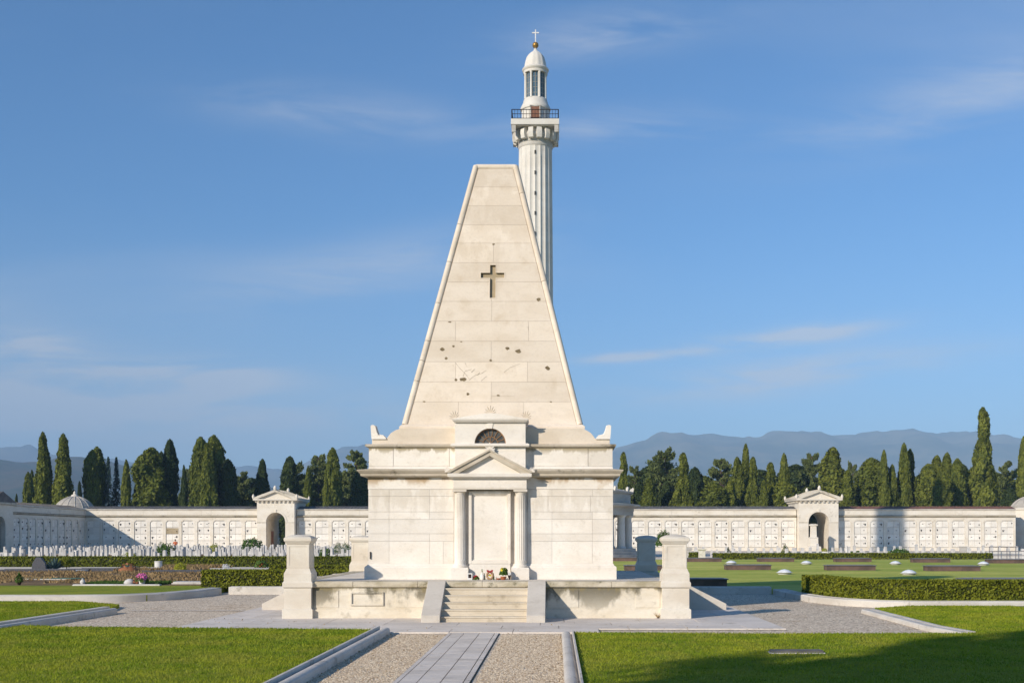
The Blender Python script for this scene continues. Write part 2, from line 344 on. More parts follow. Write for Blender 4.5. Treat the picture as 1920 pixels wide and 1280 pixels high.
def fastmesh(name, V, Fc):
    """V (n,3), Fc (m,k)"""
    me = bpy.data.meshes.new(name); k = Fc.shape[1]
    me.vertices.add(len(V)); me.vertices.foreach_set('co', np.asarray(V, np.float32).ravel())
    me.loops.add(Fc.size); me.loops.foreach_set('vertex_index', Fc.astype(np.int32).ravel())
    me.polygons.add(len(Fc)); me.polygons.foreach_set('loop_start', np.arange(0, Fc.size, k, dtype=np.int32))
    me.polygons.foreach_set('loop_total', np.full(len(Fc), k, np.int32)); me.update(); me.validate(); return me
def leaves(P, Nrm, size, up=.5, aspect=.6, r=rng):
    """quad leaf per point P, roughly facing Nrm with jitter; returns V,F"""
    n = len(P); nn = Nrm + r.normal(0, .8, (n, 3)); nn /= np.linalg.norm(nn, axis=1)[:, None] + 1e-9
    a = r.normal(0, 1, (n, 3)); a[:, 2] += up * 3; t = a - (a * nn).sum(1)[:, None] * nn; t /= np.linalg.norm(t, axis=1)[:, None] + 1e-9
    b = np.cross(nn, t); s = (np.asarray(size) * r.uniform(.6, 1.3, n))[:, None]
    V = np.stack([P - t * s * .5, P + b * s * aspect * .5, P + t * s * .6, P - b * s * aspect * .5], 1).reshape(-1, 3)
    return V, np.arange(4 * n).reshape(n, 4)

# ================================================================== SETTING
def sheet(name, pts, z, mat, z0=None, kind='structure'):
    m = MB()
    if z0 is None: m.add([(x, y, z) for x, y in pts], [tuple(range(len(pts)))])
    else: m.xy(pts, z0, z)
    return m.build(name, mat, kind=kind)
BIG = 9000
sheet('ground', [(-BIG, -800), (BIG, -800), (BIG, BIG + 400), (-BIG, BIG + 400)], -.05, 'hill')
sheet('gravel_yard', [(-90, -40), (90, -40), (90, 75), (-90, 75)], 0, 'gravel')
sheet('far_gravel', [(-90, 75), (90, 75), (90, 200), (-90, 200)], 0, 'gravelfar')
# lawns: raised a little behind stone kerbs
LAWNS = {
 'front_lawn': [(-45, 2), (-3.60, 2), (-3.60, 23.9), (-3.72, 24.25), (-10.6, 25.0), (-10.9, 25.25), (-11.66, 25.4), (-11.68, 30.9), (-12.2, 33.2), (-14, 34.9), (-45, 34.9)],
 'side_lawn': [(.34, 2), (45, 2), (45, 32.6), (9.7, 32.6), (8.5, 31.6), (8.25, 30.6), (8.1, 25), (8.35, 23.3), (4, 23.2), (.34, 23.5)]}
for k, p in LAWNS.items(): sheet(k, p, .085, 'lawn', z0=-.03)
FIELD_R = [(-8, 41.25), (7.9, 41.25), (7.95, 36.5), (8.5, 34.6), (9.3, 33.6), (10.2, 33.35), (70, 33.35), (70, 97.5), (-8, 97.5)]
sheet('far_lawn', FIELD_R, .19, 'farlawn', z0=-.03)
FIELD_L = [(-80, 35.9), (-14.3, 35.9), (-12.6, 36.6), (-11.9, 41.6), (-11.9, 44), (-80, 44)]
sheet('lawn_strip', FIELD_L, .19, 'lawn', z0=-.03)
sheet('flower_bed_soil', [(-80, 44), (-12.0, 44), (-12.0, 63), (-80, 63)], .185, 'earth', z0=-.03)
sheet('pale_path', [(-80, 63), (-8.4, 63), (-8.4, 75), (-80, 75)], .12, 'gravelfar', z0=-.03)
sheet('field_beyond', [(-70, 77), (-9, 77), (-9, 140), (-70, 140)], .03, 'earth', z0=-.03)

def blades(name, poly, dens, zbase, hmin, hmax, wd, mat='blade'):
    P = np.array(poly); x0, y0 = P.min(0); x1, y1 = P.max(0)
    x0 = max(x0, -20); y0 = max(y0, 13.5); x1 = min(x1, 12.5)
    n = int((x1 - x0) * (y1 - y0) * dens); X = rng.uniform(x0, x1, n); Y = rng.uniform(y0, y1, n)
    ins = np.zeros(n, bool); j = len(P) - 1
    for i in range(len(P)):
        xi, yi = P[i]; xj, yj = P[j]
        c = ((yi > Y) != (yj > Y)) & (X < (xj - xi) * (Y - yi) / (yj - yi + 1e-12) + xi); ins ^= c; j = i
    ins &= (np.abs(X + .25) < Y * .485)
    X, Y = X[ins], Y[ins]; n = len(X); a = rng.uniform(0, 2 * np.pi, n); h = rng.uniform(hmin, hmax, n); l = rng.normal(0, .45, (n, 2)) * h[:, None]
    ww = wd * (1 + (Y - 14) / 14)
    dx, dy = np.cos(a) * ww, np.sin(a) * ww
    V = np.stack([np.stack([X - dx, Y - dy, np.full(n, zbase)], 1), np.stack([X + dx, Y + dy, np.full(n, zbase)], 1), np.stack([X + l[:, 0], Y + l[:, 1], zbase + h], 1)], 1).reshape(-1, 3)
    return link(name, fastmesh(name, V, np.arange(3 * n).reshape(n, 3)), mat, label=None, kind='stuff')
o = blades('grass', LAWNS['front_lawn'], 950, .083, .015, .045, .006); o['label'] = 'short mown grass of the left lawn'
o = blades('grass', LAWNS['side_lawn'], 850, .083, .015, .045, .006); o['label'] = 'short mown grass of the right lawn'

# loose pebbles of the walk nearest the camera
def pebbles(x0, x1, y0, y1, dens, size, excl):
    n = int((x1 - x0) * (y1 - y0) * dens); X = rng.uniform(x0, x1, n); Y = rng.uniform(y0, y1, n)
    k = np.ones(n, bool)
    for a, b in excl: k &= ~((X > a) & (X < b))
    X, Y = X[k], Y[k]; n = len(X); s = size * rng.uniform(.5, 1.3, n); a = rng.uniform(0, 6.28, n)
    base = np.array([(1, 0, 0), (0, .8, 0), (-1, 0, 0), (0, -.8, 0), (0, 0, .55)], float)
    ca, sa = np.cos(a), np.sin(a); V = np.zeros((n, 5, 3))
    for i, (bx, by, bz) in enumerate(base):
        V[:, i, 0] = X + s * (bx * ca - by * sa); V[:, i, 1] = Y + s * (bx * sa + by * ca); V[:, i, 2] = .001 + s * bz
    Fc = (np.array([(0, 1, 4), (1, 2, 4), (2, 3, 4), (3, 0, 4)])[None] + 5 * np.arange(n)[:, None, None]).reshape(-1, 3)
    t = NT('pebble_stone', .9); t.color(t.mix(t.island(), (.40, .27, .16), (.95, .80, .58)))
    link('gravel', fastmesh('gravel', V.reshape(-1, 3), Fc), t.m, kind='stuff', label='loose pale gravel of the walk')
pebbles(-3.36, .10, 13.5, 24.0, 1400, .017, [(-2.20, -1.08)])

# paving
def slabs(name, rects, z, mat='paving', gap=.008, kind='structure', bevel=0):
    m = MB()
    for x0, x1, y0, y1 in rects: m.box(x0 + gap, x1 - gap, y0 + gap, y1 - gap, z - .05, z)
    return m.build(name, mat, kind=kind, bevel=bevel)
r_ = []
y = 5.0; xs = [-2.11, -1.86, -1.545, -1.24]
while y < 24.2:
    for i in range(3):
        st = rng.uniform(.0, .4); 
        r_.append((xs[i], xs[i + 1], y, min(y + .62, 24.22)))
    y += .62
y = 5.0
while y < 24.2: r_.append((-1.24, -1.15, y, min(y + 1.2, 24.22))); y += 1.2
y = 5.0
while y < 24.2: r_.append((-2.19, -2.11, y, min(y + 1.2, 24.22))); y += 1.2
slabs('slab_path', r_, .02)
sheet('slab_bed', [(-2.20, 5), (-1.14, 5), (-1.14, 24.25), (-2.20, 24.25)], .006, 'earth')
# pavement around the terrace
r_ = []
def ring_strip(x0, x1, y0, y1, step, alongx):
    a = x0 if alongx else y0; e = x1 if alongx else y1
    while a < e - .05:
        b = min(a + step * random.uniform(.8, 1.25), e)
        if e - b < .4: b = e
        r_.append((a, b, y0, y1) if alongx else (x0, x1, a, b)); a = b
for (ya, yb) in ((24.25, 25.2), (25.2, 26.15), (26.15, 27.1), (27.1, 28.5)): ring_strip(-8.2 if yb > 25.3 else -3.6, 4.9 if yb > 25.3 else .9, ya, yb, 1.5, True)
for (xa, xb) in ((-8.2, -7.3), (-7.3, -6.35), (3.05, 4.0), (4.0, 4.9)): ring_strip(xa, xb, 28.5, 38.2, 1.4, False)
ring_strip(-8.2, 4.9, 38.2, 39.2, 1.4, True)
slabs('terrace_pavement', r_, .03)
sheet('pavement_bed', [(-8.22, 25.1), (4.92, 25.1), (4.92, 39.2), (-8.22, 39.2)], .008, 'gravelfar')
sheet('lime_strip', [(-11.4, 31.7), (-8.3, 31.7), (-8.3, 31.85), (-11.4, 31.85)], .012, 'paving')

def kerb(name, path, w_=.24, h=.17, style='roll', n=None):
    """stone kerb swept along a ground path; offset 0 at the gravel side, lawn side at +w_ (left of the travel direction)"""
    P = [Vector((x, y, 0)) for x, y in path]; m = MB()
    def sweep(prof, closed=True):
        rings = []
        for k, p in enumerate(P):
            d1 = (P[k] - P[k - 1]).normalized() if k else (P[1] - P[0]).normalized()
            d2 = (P[k + 1] - P[k]).normalized() if k < len(P) - 1 else d1
            nn = Vector((-(d1 + d2).y, (d1 + d2).x, 0)).normalized(); sc_ = 1 / max(.5, nn.dot(Vector((-d1.y, d1.x, 0))))
            rings.append([p + nn * a * sc_ + Vector((0, 0, z)) for a, z in prof])
        m.loft(rings)
    if style == 'roll':
        r = .085; c = [(r - r * math.cos(t), h - r * .55 + r * .55 * math.sin(t)) for t in [math.pi * i / 7 for i in range(8)]]
        sweep([(0, -.02)] + c + [(2 * r, -.02)])
        sweep([(2 * r, -.02), (2 * r, h - .07), (2 * r + .03, h - .07), (2 * r + .03, h + .035), (w_, h + .035), (w_, -.02)])
    else:
        sweep([(0, -.02), (0, h - .03), (.03, h), (w_ * .62, h), (w_ * .62, h - .02), (w_ * .70, h - .02), (w_ * .70, h + .01), (w_, h + .01), (w_, -.02)])
    return m.build(name, 'kerb', kind='structure', smooth=35)
def seg(a, b, step=1.5):
    n = max(1, round((Vector(b) - Vector(a)).length / step)); return [tuple(Vector(a).lerp(Vector(b), i / n)) for i in range(n + 1)]
kerb('kerb', [(-3.36, 4), (-3.36, 24.05)], h=.14)
kerb('kerb', [(.12, 23.6), (.12, 4)], w_=.23, h=.10)
kerb('kerb', [(-11.9, 36 + 3), (-11.85, 36.0)][::-1] and [(-11.42, 24.4), (-11.30, 30.6)], w_=.36, h=.15)
kerb('kerb', [(7.95, 30.9), (7.78, 25), (7.95, 23.4)], w_=.34, h=.10, style='flat')
kerb('kerb', [(-60, 35.5), (-14.6, 35.5)][::1] + [(-13.2, 35.9), (-12.2, 37.1), (-11.75, 39), (-11.6, 41.2)], w_=.35, h=.23, style='flat')
kerb('kerb', [(7.5, 41.0), (7.52, 38.2), (7.75, 35.8), (8.25, 34.2), (9.0, 33.2), (10.1, 32.78), (12, 32.75), (60, 32.75)], w_=.42, h=.19, style='flat')
kerb('kerb', [(-11.3, 41.0), (7.45, 41.0)], w_=.4, h=.26, style='flat')

# hills far off, each ridge a strip of terrain
def ridge(name, sil, Y, depth, mat, rough, fr):
    us = [s[0] for s in sil]; U = np.linspace(us[0], us[-1], 220); V = np.interp(U, us, [s[1] for s in sil])
    rows = 26; vs = []
    for k in range(rows):
        t = k / (rows - 1); yy = Y - depth + t * depth * 1.6
        prof = math.sin(min(1, t * 1.6) * math.pi / 2) ** 1.15 if t < .625 else max(0, 1 - (t - .625) / .375 * 1.02)
        for u, v in zip(U, V):
            x = PX(u, Y); top = PZ(v, Y)
            nz = noise.fractal(Vector((x * fr, yy * fr, 3.3)), .9, 2.1, 6) * rough
            vs.append((x * (1 + (yy - Y) / Y * .6), yy, max(-1, top * prof + nz * (.25 + prof) * (1 if t < .58 or t > .65 else .35))))
    n = len(U); fs = [(r * n + i, r * n + i + 1, (r + 1) * n + i + 1, (r + 1) * n + i) for r in range(rows - 1) for i in range(n - 1)]
    m = MB(); m.add(vs, fs); m.build(name, mat, smooth=80, kind='structure')
ridge('hill', [(-900, 905), (-300, 870), (-60, 872), (0, 862), (45, 868), (100, 874), (170, 871), (235, 880), (290, 884), (420, 905), (560, 930), (800, 960), (1000, 990)], 3600, 1500, 'hill', 22, .004)
ridge('mountain', [(-900, 850), (-200, 840), (0, 838), (35, 837), (70, 842), (100, 853), (160, 862), (240, 872), (330, 888), (450, 884), (475, 878), (515, 882), (560, 888), (600, 866), (650, 843), (690, 834), (760, 840), (900, 850), (1000, 880), (1060, 930)], 8000, 2200, 'mount', 42, .0026)
ridge('mountain', [(1040, 930), (1100, 870), (1150, 840), (1200, 828), (1235, 820), (1270, 816), (1300, 820), (1340, 817), (1390, 823), (1430, 821), (1480, 815), (1560, 816), (1600, 814), (1650, 817), (1700, 812), (1750, 823), (1810, 813), (1850, 816), (1890, 823), (1920, 832), (2050, 850), (2400, 840), (3000, 860)], 6800, 2300, 'mount', 42, .0028)

# ================================================================== MAUSOLEUM
CX, CY = -1.65, 33.2
mau = thing('mausoleum', 'white marble mausoleum with a tall truncated pyramid and carved cross above a small columned doorway', 'mausoleum', (CX, CY, 0))
def zz(v, Y=30.1): return PZ(v, Y)
def ux(u, Y=30.1): return PX(u, Y) - CX
ZT = .91
m = MB().rects([(3.19, 3.19, ZT - .02), (3.19, 3.19, 1.20), (3.17, 3.17, 1.235), (3.13, 3.13, 1.255), (3.115, 3.115, 1.30), (3.0, 3.0, 1.31)])
m.build('plinth', 'marble', mau, bevel=.008)
# wall blocks on four sides over a core
H = 3.10
vs_ = [1055.5, 1014, 1000, 973, 959, 930, 917]
zs = [zz(v) for v in vs_]; zs[0] = 1.30
xj = [-H, ux(729.5), ux(805), -1.02]
def side_blocks(full):
    b = MB(); g = .0025; e = H if full else H - .062
    for k in range(len(zs) - 1):
        thin = k % 2 == 1
        for sgn in (-1, 1):
            X = [-e, xj[1], xj[2], -.93] if True else []
            if not thin and k == 4 and sgn == 1: X = [-e, xj[1] + .05, xj[2] + .1, xj[2] + .62, -.93]
            if k == 2 and sgn == -1: X = [-e, xj[1], -.93]
            if k == 0 and sgn == -1: X = [-e, xj[1], xj[2], xj[2] + .35, -.93]
            for i in range(len(X) - 1):
                a, c = X[i] + (g if i else 0), X[i + 1] - g
                if sgn == 1: a, c = -c, -a
                b.box(a, c, -H, -H + .06, zs[k] + g, zs[k + 1] - g)
        b.box(-.925, .925, -H + .004, -H + .06, zs[k] + .001, zs[k + 1] - .001) if True else None
    return b
m = MB(); m.box(-H + .05, H - .05, -H + .05, H - .05, 1.2, 3.25)
for k in range(4): m.join(side_blocks(k % 2 == 0).rot(k))
m.build('wall', 'marble', mau)
MB().rects([(3.11, 3.11, 3.185), (3.11, 3.11, 3.475), (3.0, 3.0, 3.478)]).build('frieze', 'frieze', mau)
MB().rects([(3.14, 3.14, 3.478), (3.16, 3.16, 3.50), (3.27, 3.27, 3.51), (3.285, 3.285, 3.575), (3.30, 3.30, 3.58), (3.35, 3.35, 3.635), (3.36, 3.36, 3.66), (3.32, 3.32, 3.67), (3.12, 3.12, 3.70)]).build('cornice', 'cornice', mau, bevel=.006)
# attic storey with block joints
m = MB(); za, zb = 3.70, 4.225
m.rects([(3.06, 3.06, 3.66), (3.06, 3.06, 4.25)])
m.rects([(3.11, 3.11, 3.69), (3.085, 3.085, 3.76)])
for k in range(4):
    e = 3.09 if k % 2 == 0 else 3.055
    b = MB(); X = [-e, -e + .62, -1.05]
    for s in (-1, 1):
        for i in range(2):
            a, c = X[i] + .006 * (i > 0), X[i + 1] - .006
            if s == 1: a, c = -c, -a
            b.box(a, c, -3.09, -3.055, 3.765, zb)
    b.box(-1.045, 1.045, -3.086, -3.055, 3.765, zb - .001); m.join(b.rot(k))
m.build('attic', 'attic', mau)
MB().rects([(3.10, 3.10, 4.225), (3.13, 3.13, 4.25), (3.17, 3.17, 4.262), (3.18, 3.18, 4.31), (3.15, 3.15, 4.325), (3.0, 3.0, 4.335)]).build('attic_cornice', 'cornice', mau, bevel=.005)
# block with rolled ends under the pyramid
zq = 4.335; m = MB()
prof = [(-3.03, zq - .01), (-3.03, 4.46), (-2.66, 4.47), (-2.62, 4.53), (-2.55, 4.62), (-2.44, 4.69), (-2.30, 4.74), (2.30, 4.74), (2.44, 4.69), (2.55, 4.62), (2.62, 4.53), (2.66, 4.47), (3.03, 4.46), (3.03, zq - .01)]
m.xz(prof, -2.96, 2.96)
m.build('base_block', 'pyramid', mau, bevel=.008)
horn = [(-3.035, 4.462), (-3.05, 4.62), (-3.06, 4.80), (-3.02, 4.825), (-2.975, 4.82), (-2.94, 4.785), (-2.925, 4.72), (-2.905, 4.64), (-2.87, 4.575), (-2.82, 4.545), (-2.78, 4.57), (-2.74, 4.565), (-2.71, 4.53), (-2.68, 4.50), (-2.66, 4.462)]
for sx in (1, -1):
    for sy in (1, -1):
        m = MB(); hp = [(sx * a, b) for a, b in horn]; y0 = 3.0 * sy; y1 = (3.0 - .36) * sy
        m.xz(hp, y0, y1)
        for q in range(3): m.tube([(sx * -2.96, sy * (2.94 - q * .11), 4.81), (sx * -2.93, sy * (2.94 - q * .11), 4.70), (sx * -2.88, sy * (2.94 - q * .11), 4.585), (sx * -2.78, sy * (2.94 - q * .11), 4.55)], .022, 6)
        m.build('corner_acroterion', 'marble', mau, smooth=40)
# base moulding of the pyramid and the pyramid itself
ZB, HB, ZP, HP = 4.90, 2.325, 12.21, .575
MB().rects([(2.33, 2.33, 4.735), (2.40, 2.40, 4.745), (2.415, 2.415, 4.83), (2.38, 2.38, 4.87), (2.33, 2.33, 4.905), (2.2, 2.2, 4.91)]).build('pyramid_base_moulding', 'pyramid', mau, bevel=.006)
SL = (HB - HP) / (ZP - ZB)
def hz(z): return HB - (z - ZB) * SL
def pyz(v):
    k = (CV - v) / F; return (CH + k * (CY - HB - SL * ZB)) / (1 - SL * k)
def pyx(u, v):
    return PX(u, CY - hz(pyz(v))) - CX
MB().rects([(HB - .07, HB - .07, ZB - .01), (HP - .07, HP - .07, ZP - .03)]).build('pyramid_core', 'pyramid', mau)
vj = [793, 753, 715.7, 678, 639.5, 602, 565, 528.5, 492.5, 456, 422, 385.6, 351, 318]
ED = .135
def pblk(mb, pts, t=.065, lift=0.):
    """stone of the sloping face: pts (x, z) on the outer face"""
    mb.prism(pts, 0, t, lambda p, d: (p[0], -(hz(p[1]) - d + lift), p[1]))
def course(z0, z1, cuts, mb, g=.0024):
    X = [None] + cuts + [None]
    for i in range(len(X) - 1):
        l0 = -(hz(z0) - ED) if i == 0 else X[i] + g; l1 = -(hz(z1) - ED) if i == 0 else X[i] + g
        r0 = (hz(z0) - ED) if i == len(X) - 2 else X[i + 1] - g; r1 = (hz(z1) - ED) if i == len(X) - 2 else X[i + 1] - g
        pblk(mb, [(l0, z0 + g), (r0, z0 + g), (r1, z1 - g), (l1, z1 - g)])
cutpx = {0: [859, 982], 1: [921], 2: [854, 989], 3: [921], 4: [854, 991], 5: [922], 8: [925]}
zc = [pyz(v) for v in vj]; zc[0] = ZB; zc[-1] = ZP - .14
# carved cross: pixel outline -> face coordinates
g = .0024
xl, xr, al, ar = pyx(918.5, 540), pyx(929, 540), pyx(901.5, 516), pyx(945.5, 516)
zt, za1, za0, zb0 = pyz(497), pyz(511.5), pyz(521), pyz(558.5)
for side in range(4):
    b = MB()
    for k in range(13):
        z0, z1 = zc[k], zc[k + 1]; cuts = [pyx(u, (vj[k] + vj[k + 1]) / 2) for u in cutpx.get(k, [])]
        if side == 0 and k == 6:
            l0, l1, r0, r1 = -(hz(z0) - ED), -(hz(z1) - ED), hz(z0) - ED, hz(z1) - ED
            pblk(b, [(l0, z0 + g), (r0, z0 + g), (r1, z1 - g), (xr, z1 - g), (xr, zb0), (xl, zb0), (xl, z1 - g), (l1, z1 - g)])
        elif side == 0 and k == 7:
            l0, l1, r0, r1 = -(hz(z0) - ED), -(hz(z1) - ED), hz(z0) - ED, hz(z1) - ED
            pblk(b, [(l0, z0 + g), (xl, z0 + g), (xl, za0), (al, za0), (al, za1), (xl, za1), (xl, zt), (xr, zt), (xr, za1), (ar, za1), (ar, za0), (xr, za0), (xr, z0 + g), (r0, z0 + g), (r1, z1 - g), (l1, z1 - g)])
        else: course(z0, z1, cuts, b)
    b.rot(side).build('pyramid_face', 'pyramid', mau)
# rounded edge roll along the four arrises and round the top
def edge_roll(sx, sy, cuts):
    m = MB(); r = .085; zs_ = [ZB - .01] + cuts + [ZP - .05]
    for a, b in zip(zs_[:-1], zs_[1:]):
        pts = []
        for z in (a + .006, (a + b) / 2, b - .006):
            h = hz(z) - .05; pts.append((sx * h, sy * h, z))
        m.tube(pts, r, 14)
    return m
for sx, sy, cc_ in ((-1, -1, [569, 640, 677, 715, 492, 422]), (1, -1, [363, 528]), (1, 1, [500]), (-1, 1, [600])):
    edge_roll(sx, sy, sorted(pyz(v) for v in cc_)).build('edge_roll', 'pyramid', mau, smooth=60)
hp = HP - .05; m = MB()
for a, b in (((-hp, -hp), (hp, -hp)), ((hp, -hp), (hp, hp)), ((hp, hp), (-hp, hp)), ((-hp, hp), (-hp, -hp))):
    m.tube([(*a, ZP - .075), (*b, ZP - .075)], .085, 14)
for sx in (-1, 1):
    for sy in (-1, 1): m.lathe([(.001, ZP - .16), (.06, ZP - .135), (.085, ZP - .075), (.06, ZP - .015), (.001, ZP + .01)], sx * hp, sy * hp, 14)
m.rects([(hp, hp, ZP - .15), (hp, hp, ZP - .02)])
m.build('top_roll', 'pyramid', mau, smooth=60)
# lining of the cross recess
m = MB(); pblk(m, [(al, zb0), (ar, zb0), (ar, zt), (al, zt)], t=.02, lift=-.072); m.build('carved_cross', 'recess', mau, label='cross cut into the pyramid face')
m = MB(); bw = .022
def strip(x0, x1, z0, z1): pblk(m, [(x0, z0), (x1, z0), (x1, z1), (x0, z1)], t=.02, lift=.006)
for x0, x1, z0, z1 in ((xr, xr + bw, zb0, za0 - bw), (xl - bw, xl, zb0, za0 - bw), (xl - bw, xr + bw, zb0 - bw, zb0), (xr, ar, za0 - bw, za0), (al, xl, za0 - bw, za0), (ar, ar + bw, za0 - bw, za1 + bw), (al - bw, al, za0 - bw, za1 + bw), (xr, ar, za1, za1 + bw), (al, xl, za1, za1 + bw), (xr, xr + bw, za1 + bw, zt), (xl - bw, xl, za1 + bw, zt), (xl - bw, xr + bw, zt, zt + bw)):
    strip(x0, x1, z0, z1)
m.build('cross_border', 'pyramid', mau)
MB().box(-3.06, -3.035, -3.135, -3.09, 1.42, 1.60).build('metal_bracket', 'bronze', mau)
# bullet and shell scars
def scar(u, v, w_, h_):
    x, z = pyx(u, v), pyz(v); n = 11; m = MB(); k = 73 / 1.03
    out = [(x + w_ / k / 2 * math.cos(6.283 * i / n) * random.uniform(.65, 1.15), z + h_ / k / 2 * math.sin(6.283 * i / n) * random.uniform(.65, 1.15)) for i in range(n)]
    inn = [(x + (a - x) * .5, z + (b - z) * .5) for a, b in out]
    m.add([(a, -(hz(b) + .004), b) for a, b in out] + [(a, -(hz(b) + .0015), b) for a, b in inn], [(i, (i + 1) % n, n + (i + 1) % n, n + i) for i in range(n)] + [tuple(range(n, 2 * n))])
    m.build('shell_scar', 'chip', mau)
for s in ((829, 655, 9, 8), (850, 649, 5, 5), (836.5, 672, 6, 6), (951.5, 653, 8, 7), (972, 658, 12, 8), (1027, 690, 10, 8), (868, 711, 13, 8), (855, 712, 5, 6), (877, 738.5, 6, 6), (934, 741, 6, 3), (1010, 561, 8, 8), (843, 603.5, 7, 3), (920, 675.5, 5, 5), (925, 458, 6, 4), (865, 640.5, 5, 2), (1033, 753, 5, 3), (795, 752.5, 6, 3)): scar(*s)
# cracks round the large shell mark
def crack(pts, w_=.9):
    m = MB()
    pts = [(pyx(u, v), pyz(v)) for u, v in pts]
    for (a, b), (c, d) in zip(pts[:-1], pts[1:]):
        L_ = math.hypot(c - a, d - b); nx, nz = -(d - b) / L_ * w_ / 230, (c - a) / L_ * w_ / 230
        m.add([(x, -(hz(z) + .0035), z) for x, z in ((a - nx, b - nz), (c - nx * .5, d - nz * .5), (c + nx * .5, d + nz * .5), (a + nx, b + nz))], [(0, 1, 2, 3)])
    m.build('stone_crack', 'chip', mau)
crack([(854, 680), (862, 690), (871, 699), (880, 710)]); crack([(868, 706), (872, 696), (884, 692)]); crack([(880, 712), (890, 704), (903, 700), (912, 694)]); crack([(902, 714), (910, 707), (913, 705)])
crack([(872, 680), (875, 687)], .7); crack([(884, 698), (891, 691)], 1.3); crack([(895, 703), (900, 698)], 1.2); crack([(945, 698), (956, 689), (975, 682)], .7); crack([(990, 612), (991, 620)], .7)
crack([(921, 742.5), (965, 742.5)], .5); crack([(921, 560), (922, 565)], .5)


# ---- small attic window block with low pediment and half-round window
YW = 3.32
x0, x1 = ux(853, 29.9), ux(985.5, 29.9); xm = (x0 + x1) / 2; hw = (x1 - x0) / 2
zw0, zw1 = zz(832, 29.9), zz(792, 29.9)
rad = .395; cz = zw0 + .0
arc = [(xm + rad * math.cos(math.pi * i / 18), cz + rad * math.sin(math.pi * i / 18)) for i in range(19)]
m = MB()
# front with a half-round hole, back block behind the window
m.xz([(xm + hw, zw0), (xm + hw, zw1), (xm - hw, zw1), (xm - hw, zw0)] + arc[::-1], -YW, -YW + .14)
m.box(xm - hw + .002, xm + hw - .002, -YW + .14, -2.2, zw0, zw1)
# block behind the lower part (between cornice and ledge)
m.box(xm - hw, xm + hw, -3.33, -2.9, 3.72, 4.235)
m.build('window_block', 'marble', mau, bevel=.004)
MB().xz([(xm - .05, cz + rad - .01), (xm + .05, cz + rad - .01), (xm + .075, zw1 + .005), (xm - .075, zw1 + .005)], -YW - .02, -YW + .05).build('keystone', 'marble', mau)
m = MB(); m.xz(arc, -YW + .11, -YW + .13); win = m.build('lunette_window', 'glass', mau)
m = MB()
for k in range(1, 9):
    a = math.pi * k / 9; r0 = .0 if k % 1 == 0 else .2
    m.tube([(xm + .19 * math.cos(a), -YW + .095, cz + .19 * math.sin(a)), (xm + rad * math.cos(a), -YW + .095, cz + rad * math.sin(a))], .0075, 5)
for k in (2, 4, 6): 
    a = math.pi * (k + .5) / 9; m.tube([(xm, -YW + .093, cz + .02), (xm + .19 * math.cos(a), -YW + .093, cz + .19 * math.sin(a))], .007, 5)
m.tube([(xm + .19 * math.cos(math.pi * i / 12), -YW + .095, cz + .19 * math.sin(math.pi * i / 12)) for i in range(13)], .009, 5)
m.tube([(xm + (rad - .012) * math.cos(math.pi * i / 18), -YW + .095, cz + (rad - .012) * math.sin(math.pi * i / 18)) for i in range(19)], .012, 5)
m.build('window_grille', 'rust', win)
# ledge under the window and hood above it
m = MB(); m.rects([(hw + .05, .30, 4.235), (hw + .09, .345, 4.25), (hw + .10, .35, 4.30), (hw + .06, .32, 4.322)], xm, -3.10); m.build('window_ledge', 'marble', mau, bevel=.004)
m = MB(); m.rects([(hw + .01, .40, zw1), (hw + .045, .43, zw1 + .03), (hw + .06, .45, zw1 + .05), (hw + .07, .46, zw1 + .08)], xm, -2.98)
m.build('hood_cornice', 'marble', mau, bevel=.004)
ph = zw1 + .08; YH = 3.44
MB().xz([(xm - hw - .07, ph), (xm + hw + .07, ph), (xm + hw * .75, ph + .055), (xm + .18, ph + .135), (xm, ph + .15), (xm - .18, ph + .135), (xm - hw * .75, ph + .055)], -YH, -2.45).build('hood_pediment', 'marble', mau, smooth=20)
def palmette(name, x, y, z, s, mat='pyramid', lean=0):
    m = MB()
    for k in range(-3, 4):
        a = R(90 - k * 24 + lean); L_ = s * (1 - .09 * abs(k))
        m.tube([(x, y, z), (x + L_ * .5 * math.cos(a), y, z + L_ * .55 * math.sin(a)), (x + L_ * math.cos(a) * .95, y - .01, z + L_ * math.sin(a))], [s * .05, s * .11, s * .07], 6)
    m.box(x - s * .6, x + s * .6, y - s * .12, y + s * .12, z - s * .12, z + s * .06)
    m.build(name, mat, mau, smooth=50)
palmette('palmette', xm, -YH + .10, ph + .14, .21); palmette('palmette', xm - hw - .0, -YH + .08, ph + .03, .19, lean=20); palmette('palmette', xm + hw + .0, -YH + .08, ph + .03, .19, lean=-20)

